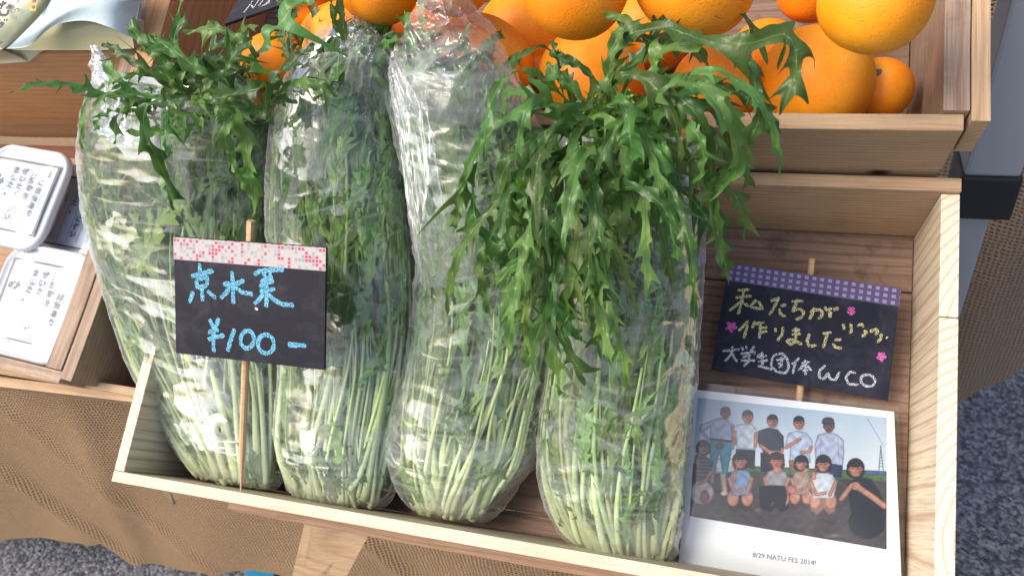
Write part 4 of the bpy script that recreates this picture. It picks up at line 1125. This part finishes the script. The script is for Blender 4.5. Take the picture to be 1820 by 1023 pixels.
class Bag:
    """frame of a bag: cross sections given by measured left and right edge points at a height"""
    def __init__(s, secs):
        L = []; R = []; th = []
        for (xl, yl, xr, yr, w, t) in secs:
            L.append(at(xl, yl, w)); R.append(at(xr, yr, w)); th.append([t])
        n = 240
        s.L = catmull(L, n); s.R = catmull(R, n); s.th = catmull(th, n)[:, 0]
        s.C = (s.L + s.R) / 2; s.lat = (s.R - s.L) / 2
        T = np.gradient(s.C, axis=0); T /= np.linalg.norm(T, axis=1)[:, None]
        N = np.cross(s.lat, T); N /= np.linalg.norm(N, axis=1)[:, None]; N[N[:, 2] < 0] *= -1
        s.N = N; s.T = T; s.n = n
    def pos(s, t, a, b):
        """t along the bag 0..1, a sideways -1..1, b thickness -1..1"""
        x = np.clip(np.asarray(t) * (s.n - 1), 0, s.n - 1.001); i = np.floor(x).astype(int); f = (x - i)
        def I(A): return A[i] * (1 - f)[..., None] + A[i + 1] * f[..., None]
        th = s.th[i] * (1 - f) + s.th[i + 1] * f
        return I(s.C) + I(s.lat) * np.asarray(a)[..., None] + I(s.N) * (np.asarray(b) * th)[..., None]
    def clamp(s, V, lim=0.96):
        i = ((V[:, None, :] - s.C[None, ::3]) ** 2).sum(-1).argmin(1) * 3
        D = V - s.C[i]; la = s.lat[i]; w2 = (la ** 2).sum(1)
        a = (D * la).sum(1) / w2; b = (D * s.N[i]).sum(1) / s.th[i]; tt = (D * s.T[i]).sum(1)
        r_ = np.sqrt(a * a + b * b); k = np.where(r_ > lim, lim / r_, 1.0)
        return s.C[i] + la * (a * k)[:, None] + s.N[i] * (b * k * s.th[i])[:, None] + s.T[i] * tt[:, None]
    def normal(s, t):
        i = np.clip((np.asarray(t) * (s.n - 1)).astype(int), 0, s.n - 1); return s.N[i]

def film_geo(bag, rs, nth=150, ns=190, t0=-0.0, t1=1.0, puff=1.06, amp=0.0026, flare=None, botpinch=0.06):
    vs = []
    ph = rs.uniform(0, 6.28, 40)
    ts = np.linspace(t0, t1, ns); an = np.linspace(0, 2 * math.pi, nth, endpoint=False)
    Tt, A = np.meshgrid(ts, an, indexing='ij')
    c = np.cos(A); sn = np.sin(A)
    a = np.sign(c) * np.abs(c) ** 0.9; b = np.sign(sn) * np.abs(sn) ** 1.15
    pin = np.clip((Tt - t0) / botpinch, 0, 1) ** .5
    P = bag.pos(np.clip(Tt, 0, 1), a * puff * (0.80 + 0.20 * pin), b * puff * pin)
    x = bag.pos(np.clip(Tt, 0, 1), a * 0 , b * 0)
    D = P - x; D /= np.linalg.norm(D, axis=-1)[..., None] + 1e-6
    X = Tt * 12; Y = A * 1.0
    h = np.zeros_like(X)
    for k in range(16):
        an_ = rs.uniform(-1.2, 1.2) if k % 3 else rs.uniform(-.35, .35)
        fr = rs.uniform(.6, 3.2); ky = round(rs.uniform(-2, 2))
        kx = fr * math.cos(an_) * 1.6
        wv = np.sin(kx * X + ky * Y + ph[k] + 1.3 * np.sin(0.7 * X + 2 * Y + ph[k + 16]) + 0.8 * np.sin(2.1 * X - 3 * Y + ph[(k * 3) % 40]))
        rd = 1 - np.abs(wv)
        h += (rd ** 3) * rs.uniform(.2, .8) * np.clip(0.4 + np.sin(X * .9 + Y * 2 + ph[k]), 0, 1)
    und = np.sin(X * .55 + 2 * Y + ph[1]) + np.sin(X * .9 - 3 * Y + ph[2]) * .7 + np.sin(X * 1.5 + 1 * Y + ph[3]) * .6
    P = P + D * (amp * .55 * (h - 0.9) + .0014 * und)[..., None]
    if flare is not None: P = flare(P, Tt, A)
    return P.reshape(-1, 3), grid_faces(nth, ns, True)

def tube_path(bag, a0, b0, t0, t1, rs, drift=0.3, n=16):
    t = np.linspace(t0, t1, n)
    u = (t - t0)
    a = a0 + drift * rs.normal() * u + 0.10 * np.sin(u * rs.uniform(3, 9) + rs.uniform(0, 6)) * u * 2
    b = b0 + 0.25 * rs.normal() * u + 0.08 * np.sin(u * 7 + rs.uniform(0, 6)) * u * 2
    r2 = np.sqrt(a * a + b * b); k = np.where(r2 > .93, .93 / r2, 1)
    return t, a * k, b * k

def fill_bag(bag, bunch, rs, nstem, nleaf, stem_top=0.62, leaf_from=0.30, rstem=0.0031, taper_in=0.15, spread=0.9, topfill=1.0, leaf_hw=0.0044, lobe=0.013):
    for k in range(nstem):
        a0 = rs.uniform(-spread, spread); b0 = math.sqrt(max(0, 1 - a0 * a0)) * rs.uniform(.35, .88) if rs.random_sample() < .72 else rs.uniform(-.6, .3)
        t1 = rs.uniform(stem_top * .65, min(.93, stem_top * 1.3))
        tb_ = rs.uniform(.02, .085)
        t, a, b = tube_path(bag, a0 * (1 - taper_in), b0, tb_, t1, rs, 0.75 if rs.random_sample() < .85 else 1.9)
        P = bag.pos(t, a, b)
        s = np.linspace(0, 1, len(t)); r0 = rstem * rs.uniform(.45, 1.35) * (1.35 if rs.random_sample() < .12 else 1)
        r = r0 * (1.0 - 0.68 * s ** .8)
        V, F = tube_geo(P, r)
        o = part('stem', V, F, STEM, bunch, True)
        sh = rs.uniform(-.10, .12)
        vattr(o, np.repeat(np.clip(t * 1.35 + sh, 0, 1), 7))
    for k in range(nleaf):
        t0 = rs.uniform(leaf_from, .90); ln = rs.uniform(.16, .34); t1 = min(topfill, t0 + ln)
        if rs.random_sample() < .10: t0 = rs.uniform(.06, .3); t1 = t0 + rs.uniform(.08, .16)
        front = rs.random_sample() < .8
        a0 = rs.uniform(-.97, .97); b0 = math.sqrt(max(0.02, 1 - a0 * a0)) * rs.uniform(.6, .99) if front else rs.uniform(-.6, .4)
        n = 22
        if rs.random_sample() < 0.45:   # leaf pressed crosswise or folded back down
            t = np.linspace(0, 1, n); tt = t0 + (t1 - t0) * np.sin(t * rs.uniform(1.6, 2.6)) * .8
            a = a0 + rs.choice([-1, 1]) * rs.uniform(.3, .9) * t; b = np.full(n, b0)
        else:
            tt, a, b = tube_path(bag, a0, b0, t0, t1, rs, 1.6, n)
            b = b + 0.12 * np.sin(np.linspace(0, rs.uniform(3, 8), n))
        r2 = np.sqrt(a * a + b * b); kk = np.where(r2 > .95, .95 / r2, 1); a = a * kk; b = b * kk
        P = bag.pos(tt, a, b)
        N0 = bag.normal(tt) + nrm(rs.normal(size=3)) * rs.uniform(0, .9)
        V, F, ve = leaf_geo(P, N0, leaf_hw * rs.uniform(.5, 1.3), lobe * rs.uniform(.6, 1.3), rs, curl=.4, rows=42, nq=2, space=rs.uniform(.006, .011))
        V = bag.clamp(V)
        o = part('leaf', V, F, LEAF_IN if rs.random_sample() < .75 else LEAF, bunch, True)
        vattr(o, ve)

def loose_leaf(bunch, K, hw, lobe, rs, mat=LEAF, n=34, N0=None, dens=3, curl=1.0, rows=84, space=.011):
    P = catmull(K, n)
    if N0 is None: N0 = V3(0, -.1, 1)
    V, F, ve = leaf_geo(P, N0 + nrm(rs.normal(size=3)) * 0.35, hw, lobe, rs, fold=rs.uniform(.1, .45), curl=curl, rows=rows, nq=4, space=space)
    o = part('loose_leaf', V, F, mat, bunch, True)
    vattr(o, ve)
def arch(p0, d0, L, grav, rs, n=9):
    P = [np.array(p0, float)]; d = nrm(np.array(d0, float)); st_ = L / (n - 1)
    cu = rs.normal(size=3) * .10
    for k in range(n - 1):
        P.append(P[-1] + d * st_)
        d = nrm(d + GRAV * grav * (k + 1) / n + cu)
    return P

# bag cross sections: left x,y right x,y (photo measurements), height above box floor, half thickness
B1 = Bag([(356, 850, 494, 873, .034, .022), (320, 800, 497, 822, .040, .030), (245, 660, 500, 680, .062, .036), (200, 540, 490, 560, .090, .040), (168, 430, 480, 440, .120, .043), (150, 330, 478, 345, .150, .044), (146, 240, 478, 262, .182, .044), (165, 160, 470, 190, .208, .042), (200, 105, 440, 130, .225, .038)])
B2 = Bag([(518, 882, 690, 908, .034, .022), (503, 840, 702, 862, .040, .030), (490, 770, 712, 785, .052, .036), (502, 640, 738, 650, .078, .040), (492, 520, 746, 528, .108, .043), (480, 400, 738, 400, .140, .044), (486, 290, 728, 290, .172, .044), (500, 190, 716, 190, .200, .042), (530, 110, 700, 112, .222, .036), (590, 40, 690, 50, .238, .018)])
B3 = Bag([(742, 912, 866, 930, .034, .020), (712, 868, 905, 880, .040, .030), (696, 800, 945, 815, .052, .036), (706, 720, 962, 730, .070, .038), (730, 600, 985, 610, .100, .041), (745, 490, 985, 495, .128, .043), (735, 380, 980, 385, .156, .044), (716, 270, 965, 275, .184, .043), (700, 170, 935, 190, .210, .040), (700, 115, 905, 120, .226, .030)])
B4 = Bag([(1035, 974, 1196, 998, .034, .022), (995, 940, 1208, 955, .040, .030), (962, 860, 1224, 868, .052, .038), (956, 760, 1230, 768, .072, .042), (972, 650, 1238, 655, .100, .045), (990, 540, 1244, 545, .126, .046), (1000, 430, 1246, 430, .154, .046), (1000, 330, 1244, 330, .180, .046), (1000, 240, 1238, 235, .206, .044), (1010, 170, 1215, 165, .228, .038)])

specs = [
 (B1, 'loosely filled leftmost bag of greens standing behind the pink taped price sign', 'mizuna bunch with leaves drooping out of the leftmost bag', 11, 135, 290, FILM),
 (B2, 'second clear bag from the left, creased film with sky reflections near its top', 'mizuna bunch packed upright in the second bag from the left', 22, 135, 295, FILM),
 (B3, 'third bag with its empty milky film mouth standing up over the oranges', 'mizuna bunch with fanned pale stems in the third bag', 33, 140, 285, FILM_W),
 (B4, 'rightmost clear bag beside the message sign, its top buried under loose leaves', 'mizuna bunch in the rightmost bag with a big crown of loose leaves spilling over', 44, 125, 298, FILM),
]
BUN = []
def flare3(P, Tt, A):
    """empty film mouth of the third bag, drawn up into a crumpled peak"""
    return P
for k, (bg, lab, lab2, seed, ns_, nl_, fm) in enumerate(specs):
    rs = np.random.RandomState(seed)
    base = bg.pos(np.array([0.0]), np.array([0.0]), np.array([-1.0]))[0]
    bun = thing('mizuna_bunch', lab2, 'greens', base, 'bunches of mizuna in the front box')
    fill_bag(bg, bun, rs, ns_, nl_, stem_top=(.55, .62, .60, .60)[k], leaf_from=(.28, .28, .34, .22)[k], rstem=(.0026, .0025, .0027, .0026)[k], lobe=(.013, .011, .012, .011)[k], taper_in=(.1, .1, .15, .15)[k])
    BUN.append(bun)
    V, F = film_geo(bg, rs, amp=(.0019, .0020, .0030, .0022)[k], t1=(.97, .99, 1.0, .93)[k], puff=(1.01, 1.02, 1.05, 1.03)[k])
    bag_o = single('plastic_bag', V, F, fm, lab, 'bag', base, 'clear bags of greens', True)

# extra film pieces: the open mouths of bags one, two and three (same bag: children of the bag object)
def film_sheet(bag_o, rows, mat, rs, amp=0.003, nx=70, ny=70, freq=1.0, name='bag_mouth'):
    """rows of measured points (x, y, w) from one edge of the film to the other"""
    R_ = [catmull([at(*p) for p in row], nx) for row in rows]
    G = np.stack([catmull([r[i] for r in R_], ny) for i in range(nx)], 1)
    X, Y = np.meshgrid(np.linspace(0, 1, nx), np.linspace(0, 1, ny))
    h = np.zeros_like(X)
    for k in range(9):
        an = rs.uniform(0, 3.14); f = rs.uniform(4, 16) * freq
        w_ = np.sin(f * (X * math.cos(an) + Y * math.sin(an)) + rs.uniform(0, 6) + 1.5 * np.sin(3 * X + 4 * Y + k))
        h += (1 - np.abs(w_)) ** 4 * rs.uniform(.3, 1)
    N_ = V3(0, -.5, .8)
    G = G + N_ * (amp * (h - .8))[..., None]
    V = G.reshape(-1, 3); F = grid_faces(nx, ny)
    return part(name, V, F, mat, bag_o, True)
bags = [o for o in COL.objects if o.name.startswith('plastic_bag')]
bags.sort(key=lambda o: o.matrix_world.translation.x)
rsx = np.random.RandomState(5)
# third bag: tall milky peak
film_sheet(bags[2], [[(700, 150, .205), (715, 250, .200), (800, 265, .205), (880, 255, .205), (945, 225, .200)],
                     [(692, 100, .262), (730, 150, .268), (800, 150, .276), (870, 130, .268), (925, 165, .240)],
                     [(718, 55, .262), (750, 80, .272), (800, 80, .282), (850, 70, .272), (885, 60, .250)],
                     [(742, 10, .262), (765, 20, .276), (795, 10, .286), (820, 5, .276), (838, 0, .260)],
                     [(748, -40, .262), (770, -45, .274), (795, -50, .282), (815, -45, .272), (828, -45, .258)]], FILM_MILKY, rsx, .005, freq=1.3)
# third bag: left hand flap running down the edge
film_sheet(bags[2], [[(690, 120, .262), (700, 110, .268), (712, 118, .270)], [(700, 190, .252), (722, 200, .264), (760, 190, .262)], [(716, 300, .228), (735, 330, .250), (790, 350, .246)],
                     [(735, 420, .195), (752, 440, .222), (830, 450, .200)], [(748, 500, .150), (770, 520, .150), (860, 520, .145)]], FILM_MILKY, rsx, .003)
# third bag: lower right corner of film
film_sheet(bags[2], [[(930, 700, .080), (950, 720, .070), (970, 730, .055)], [(915, 790, .066), (945, 800, .050), (966, 815, .034)], [(880, 860, .050), (905, 860, .036), (940, 842, .022)], [(845, 925, .034), (862, 912, .026), (885, 890, .016)]], FILM, rsx, .002, nx=30, ny=30)
# second bag: peak at its top right
film_sheet(bags[1], [[(560, 190, .205), (640, 215, .205), (700, 220, .20)], [(592, 110, .250), (645, 110, .266), (706, 118, .246)], [(600, 60, .250), (640, 55, .264), (690, 80, .248)], [(615, 28, .250), (635, 25, .258), (660, 45, .250)]], FILM_MILKY, rsx, .004, nx=46, ny=46)
# first bag: rolled edge at its upper left
film_sheet(bags[0], [[(163, 82, .262), (168, 80, .266), (175, 86, .262)], [(172, 122, .252), (190, 118, .262), (204, 126, .254)], [(186, 165, .244), (210, 165, .256), (232, 172, .246)], [(176, 205, .226), (204, 215, .240), (236, 222, .238)], [(160, 235, .205), (190, 248, .232), (240, 262, .230)]], FILM_MILKY, rsx, .003, nx=30, ny=40)
film_sheet(bags[0], [[(163, 84, .240), (166, 90, .246), (172, 96, .24)], [(160, 160, .222), (180, 165, .240), (205, 170, .238)], [(158, 230, .205), (180, 240, .225), (215, 250, .224)]], FILM, rsx, .003, nx=30, ny=30)

# ---- leaves spilling out of the first bag
def surf(bag, y):
    """height of the front of a bag at photo row y"""
    pr_ = []
    for i in range(0, bag.n, 8):
        p = bag.C[i] + bag.N[i] * bag.th[i]
        c = CA @ (p - CC); pr_.append((511.5 + FPX * c[1] / c[2], p[2]))
    pr_.sort()
    return float(np.interp(y, [q[0] for q in pr_], [q[1] for q in pr_]))
def hero(bun, bag, pts, hw, lobe, rs, **k):
    hw *= 1.25; lobe *= 1.15; k.setdefault('space', rs.uniform(.019, .030)); k.setdefault('rows', 110); k.setdefault('curl', 1.5)
    K = [at(x, y, surf(bag, y) + dz) for x, y, dz in pts]
    loose_leaf(bun, K, hw, lobe, rs, **k)
rs = np.random.RandomState(77)
H1 = [
 ([(352, 165, .020), (300, 180, .030), (262, 190, .034), (258, 235, .030), (290, 305, .020), (310, 372, .012)], .0058, .012),
 ([(345, 178, .016), (375, 178, .032), (398, 205, .034), (402, 250, .030), (425, 315, .018)], .0062, .012),
 ([(335, 180, .012), (390, 188, .026), (430, 230, .028), (445, 310, .022), (452, 385, .010)], .0070, .014),
 ([(405, 240, .020), (412, 280, .026), (430, 305, .026), (470, 308, .020)], .0036, .008),
 ([(500, 140, .030), (460, 158, .038), (415, 170, .040), (365, 178, .036)], .0066, .014),
 ([(330, 170, .010), (300, 120, .020), (262, 80, .028), (225, 42, .030)], .0056, .013),
 ([(400, 160, .012), (350, 120, .022), (300, 85, .028), (270, 62, .03)], .0052, .012),
 ([(310, 160, .010), (260, 125, .020), (210, 90, .028), (182, 78, .028)], .0046, .011),
 ([(360, 150, .010), (330, 110, .022), (310, 70, .028), (330, 22, .030)], .0034, .010),
 ([(460, 100, .020), (420, 66, .030), (370, 52, .034), (330, 62, .03)], .0046, .012),
 ([(300, 175, .008), (240, 165, .016), (210, 140, .022), (180, 110, .022)], .0040, .009),
 ([(380, 200, .008), (330, 230, .012), (270, 235, .018), (225, 235, .02)], .0040, .010),
 ([(440, 130, .010), (465, 90, .022), (490, 50, .032), (530, 5, .038), (565, -20, .04)], .0100, .020),
 ([(420, 180, .010), (400, 130, .020), (420, 95, .03), (450, 70, .034)], .0050, .012),
 ([(470, 190, .010), (480, 150, .022), (520, 110, .030), (560, 80, .032)], .0056, .012),
 ([(480, 170, .010), (520, 150, .022), (560, 150, .026), (600, 170, .02)], .0050, .012),
]
for pts, hw, lb in H1: hero(BUN[0], B1, pts, hw, lb, rs)
cr1 = at(350, 150, .232)
for k in range(24):
    a = rs.uniform(0, 2 * math.pi); p0 = at(rs.uniform(230, 460), rs.uniform(110, 230), surf(B1, 170) - rs.uniform(.0, .02))
    d = V3(math.cos(a) * .9, math.sin(a) * .5 + .25, rs.uniform(.2, .9))
    loose_leaf(BUN[0], arch(p0, d, rs.uniform(.05, .10), rs.uniform(.3, .9), rs), rs.uniform(.0028, .0058), rs.uniform(.007, .017), rs, n=24, space=rs.uniform(.012, .019))
# second bag top leaves
for k in range(30):
    p0 = at(rs.uniform(510, 690), rs.uniform(120, 190), .232 + rs.uniform(-.02, .01))
    d = V3(rs.normal() * .5, .9, rs.uniform(.1, .7))
    loose_leaf(BUN[1], arch(p0, d, rs.uniform(.045, .085), rs.uniform(.2, .6), rs), rs.uniform(.002, .0042), rs.uniform(.007, .012), rs, n=26)
for k in range(26):
    p0 = at(rs.uniform(735, 900), rs.uniform(150, 230), .225 + rs.uniform(-.02, .01))
    d = V3(rs.normal() * .5, .9, rs.uniform(.0, .5))
    loose_leaf(BUN[2], arch(p0, d, rs.uniform(.04, .075), rs.uniform(.2, .6), rs), rs.uniform(.002, .0045), rs.uniform(.007, .012), rs, n=26)
# ---- crown of the fourth bag
H4 = [
 ([(1130, 195, .035), (1165, 172, .055), (1215, 148, .066), (1262, 170, .064), (1296, 225, .056), (1312, 290, .044), (1290, 325, .034), (1255, 335, .026)], .0050, .015),
 ([(1150, 185, .035), (1190, 165, .05), (1235, 200, .050), (1262, 270, .04), (1262, 322, .03)], .0042, .012),
 ([(1090, 120, .030), (1105, 70, .050), (1180, 50, .062), (1255, 72, .066), (1330, 78, .068), (1395, 62, .066), (1416, 100, .060), (1408, 150, .05), (1385, 205, .04)], .0062, .017),
 ([(1290, 75, .060), (1330, 110, .062), (1345, 165, .056), (1348, 215, .048), (1325, 265, .038)], .0040, .014),
 ([(1230, 210, .030), (1270, 240, .040), (1290, 290, .036), (1270, 350, .026), (1292, 425, .012)], .0036, .010),
 ([(1060, 195, .030), (1105, 182, .050), (1120, 235, .056), (1125, 300, .046), (1142, 365, .034), (1122, 425, .020)], .0058, .016),
 ([(1110, 250, .034), (1170, 245, .042), (1190, 300, .036), (1188, 350, .026), (1160, 356, .02)], .0036, .009),
 ([(1040, 190, .030), (980, 190, .050), (915, 205, .054), (860, 250, .050), (830, 310, .040), (828, 372, .028)], .0050, .014),
 ([(1040, 215, .028), (985, 225, .048), (925, 265, .050), (890, 320, .044), (880, 400, .028), (900, 440, .02)], .0058, .014),
 ([(1010, 230, .028), (960, 240, .050), (935, 290, .048), (925, 355, .038), (890, 300, .036)], .0040, .012),
 ([(840, 330, .034), (848, 395, .038), (885, 435, .040), (930, 430, .040), (968, 420, .036)], .0046, .013),
 ([(1000, 400, .030), (955, 430, .044), (915, 470, .042), (898, 530, .034), (915, 575, .028)], .0064, .016),
 ([(985, 405, .030), (985, 470, .044), (975, 540, .040), (950, 610, .034), (930, 655, .026)], .0062, .016),
 ([(1000, 420, .034), (1012, 490, .044), (1000, 560, .040), (985, 620, .036), (998, 700, .022)], .0056, .015),
 ([(1010, 420, .030), (1040, 470, .040), (1055, 520, .034), (1052, 570, .024)], .0048, .013),
 ([(970, 470, .040), (978, 530, .046), (1010, 580, .042), (1035, 605, .034)], .0034, .010),
 ([(1030, 390, .024), (1070, 430, .034), (1085, 465, .034), (1122, 478, .03)], .0032, .008),
 ([(850, 290, .040), (820, 330, .040), (812, 380, .034), (806, 412, .03)], .0036, .009),
 ([(1090, 190, .030), (1085, 130, .046), (1092, 80, .054), (1112, 40, .056), (1075, 30, .052)], .0048, .010),
 ([(1150, 200, .030), (1160, 130, .044), (1175, 90, .054), (1260, 78, .06)], .0044, .010),
 ([(1080, 170, .020), (1035, 120, .036), (990, 100, .044), (985, 72, .05)], .0034, .010),
 ([(1050, 190, .020), (1010, 150, .034), (985, 130, .04), (975, 110, .04)], .0034, .010),
 ([(1150, 220, .030), (1180, 260, .044), (1160, 300, .044), (1120, 330, .038)], .0036, .011),
 ([(1180, 190, .030), (1240, 240, .050), (1250, 290, .046), (1235, 330, .036)], .0040, .012),
]
for pts, hw, lb in H4: hero(BUN[3], B4, pts, hw, lb, rs, n=40)
for k in range(64):
    u_ = rs.uniform(); x0 = rs.uniform(1005, 1190); y0 = rs.uniform(165, 310) if u_ < .65 else rs.uniform(280, 470)
    if u_ >= .65: x0 = rs.uniform(950, 1075)
    p0 = at(x0, y0, surf(B4, y0) + rs.uniform(-.015, .025))
    a = rs.uniform(0, 2 * math.pi)
    side = (x0 - 1060) / 130
    d = V3(side * .35 + rs.normal() * .38, rs.normal() * .4 + (.05 if y0 < 220 else -.3), rs.uniform(.1, .9))
    loose_leaf(BUN[3], arch(p0, d, rs.uniform(.085, .165), rs.uniform(.7, 1.7), rs), rs.uniform(.0026, .0056), rs.uniform(.006, .018), rs, n=26, space=rs.uniform(.013, .024), mat=LEAF if rs.random_sample() < .8 else LEAF_IN)

# ---------------------------------------------------------------- snack packages at the upper left
def make_pouch(name, col, rough=0.35):
    t = NT(name); tc = t.n('ShaderNodeTexCoord'); nz = t.noise(tc.outputs['Object'], 18, 3)
    h = t.noise(t.mapv(tc.outputs['Object'], scale=(1, .3, 1)), 40, 3, .5, 1.0)
    return t.done(t.bsdf(t.mix(t.math('MULTIPLY', nz.outputs[0], .25), col, tuple(c * .85 for c in col)), rough, .5, t.bump(h.outputs[0], .002, .5)).outputs[0])
POUCH_Y = make_pouch('pale_yellow_pouch', (0.56, 0.60, 0.40)); POUCH_B = make_pouch('pale_aqua_pouch', (0.52, 0.64, 0.68)); POUCH_G = make_pouch('yellowish_pouch_base', (0.48, 0.46, 0.27))
def sheet(name, rows, mat, parent, nx=40, ny=30, back=None):
    R_ = [catmull([at(*p) for p in row], nx) for row in rows]
    G = np.stack([catmull([r[i] for r in R_], ny) for i in range(nx)], 1)
    V = G.reshape(-1, 3); F = grid_faces(nx, ny)
    if back is not None:
        nV = len(V); V = np.concatenate([V, V + back]); F = F + [tuple(reversed([q + nV for q in f])) for f in F]
        rim = [i for i in range(nx)] + [j * nx + nx - 1 for j in range(1, ny)] + [(ny - 1) * nx + i for i in range(nx - 2, -1, -1)] + [j * nx for j in range(ny - 2, 0, -1)]
        F = F + [(rim[i], rim[(i + 1) % len(rim)], rim[(i + 1) % len(rim)] + nV, rim[i] + nV) for i in range(len(rim))]
    return part(name, V, F, mat, parent, True)
pa = thing('snack_package', 'pale yellow package with bold brush lettering and orange sticker, top left corner', 'package', at(0, 60, .19))
sheet('pouch_body', [[(-160, 95, .190), (-60, 92, .200), (0, 88, .202), (10, 86, .196)], [(-160, 30, .205), (-40, 40, .225), (40, 40, .220), (72, 42, .205)], [(-150, -60, .21), (-20, -50, .235), (90, -40, .228), (140, -35, .206)], [(-150, -140, .21), (0, -130, .235), (150, -120, .225), (200, -115, .206)]], POUCH_Y, pa, back=V3(0, .004, -.03))
pb = thing('snack_package', 'pale aqua package with a curling lower edge showing its yellowish base', 'package', at(150, 60, .18))
sheet('pouch_front', [[(10, 87, .212), (50, 82, .212), (80, 56, .222), (110, 41, .228), (155, 37, .230), (195, 49, .224), (232, 66, .208)], [(40, 60, .220), (80, 40, .230), (120, 20, .238), (160, 12, .238), (200, 20, .230), (242, 40, .210)], [(85, 10, .224), (110, 5, .232), (140, -5, .240), (180, -15, .240), (220, -5, .230), (250, 5, .212)], [(120, -60, .22), (150, -60, .232), (180, -65, .24), (210, -65, .24), (240, -60, .23), (262, -50, .212)]], POUCH_B, pb, back=V3(0, .002, -.0015))
sheet('pouch_base', [[(20, 89, .196), (90, 89, .192), (170, 89, .190), (238, 86, .190)], [(40, 72, .200), (95, 60, .204), (165, 52, .206), (236, 66, .196)], [(60, 40, .205), (110, 25, .212), (165, 15, .214), (236, 40, .20)]], POUCH_G, pb, back=V3(0, .01, -.012))
def surf_pt(x, y, w=.2255): return at(x, y, w)
def brush(strokes, w, hwid, mat, name, parent):
    n_ = V3(0, 0, 1)
    for_ = ribbon(strokes, None, n_, lambda x, y: at(x, y, w), hwid, mat, name, parent, 0.0004)
    return for_
def zP(p): return [(x / 6.067, y / 6.067) for x, y in p]
brush([zP(p) for p in [[(-20,60),(30,50),(80,35)],[(40,10),(30,70),(5,110)],[(0,120),(10,165),(60,170),(85,160),(95,110)],[(90,65),(130,85)],[(-20,230),(10,215)],[(0,250),(45,262),(0,305)],[(50,215),(58,230)],[(75,210),(82,228)],[(-10,462),(30,466)]]], .2345, .0016, INK, 'brush_lettering', pa)
brush([zP(p) for p in [[(180,20),(225,12)],[(205,0),(190,48)],[(215,40),(230,45)],[(165,105),(165,140)],[(160,115),(195,90),(210,115),(190,138)],[(150,185),(160,200)],[(175,180),(180,200),(165,218)]]], .2345, .0006, INKG, 'small_lettering', pa)
ORS = plain('orange_sticker_paper', (0.75, 0.36, 0.05), 0.5)
stk = part('orange_sticker', [at(52, 19, .2335), at(63, 20, .2335), at(67, -8, .2335), at(56, -8, .2335)], [(0, 1, 2, 3)], ORS, pa)
part('sticker_print', [at(55.5, 15, .2340), at(61, 15.5, .2340), at(62, 10, .2340), at(56.5, 9.5, .2340), at(57, 4, .2340), at(62, 4.5, .2340), at(63, -1, .2340), at(58, -1.5, .2340)], [(0, 1, 2, 3), (4, 5, 6, 7)], INKG, stk)
brush([[(207, 5), (215, 1), (222, 3), (232, 0)], [(210, 2), (222, -2)]], .2335, .0003, INKG, 'faint_print', pb)

# ---------------------------------------------------------------- blue plastic lying on the ground
def ground_pt(x, y):
    d = RX @ ray(x, y); c = RX @ CC
    return c + d * ((GZ + 0.003 - c[2]) / d[2])
bp_px = [(445, 1016), (452, 1010), (466, 1008), (478, 1011), (490, 1024), (500, 1060), (440, 1060)]
pts = [ground_pt(x, y) for x, y in bp_px]
cen = sum(pts) / len(pts)
vsx = [p - cen for p in pts] + [p - cen + V3(0, 0, .02) for p in pts]; nb = len(pts)
ob = world_mesh('plastic_scrap', vsx, [tuple(reversed(range(nb))), tuple(range(nb, 2 * nb))] + [(i, (i + 1) % nb, (i + 1) % nb + nb, i + nb) for i in range(nb)], BLUEP)
ob.location = Vector(cen)
tagp(ob, 'bright blue plastic dish on the asphalt at the bottom edge', 'scrap')
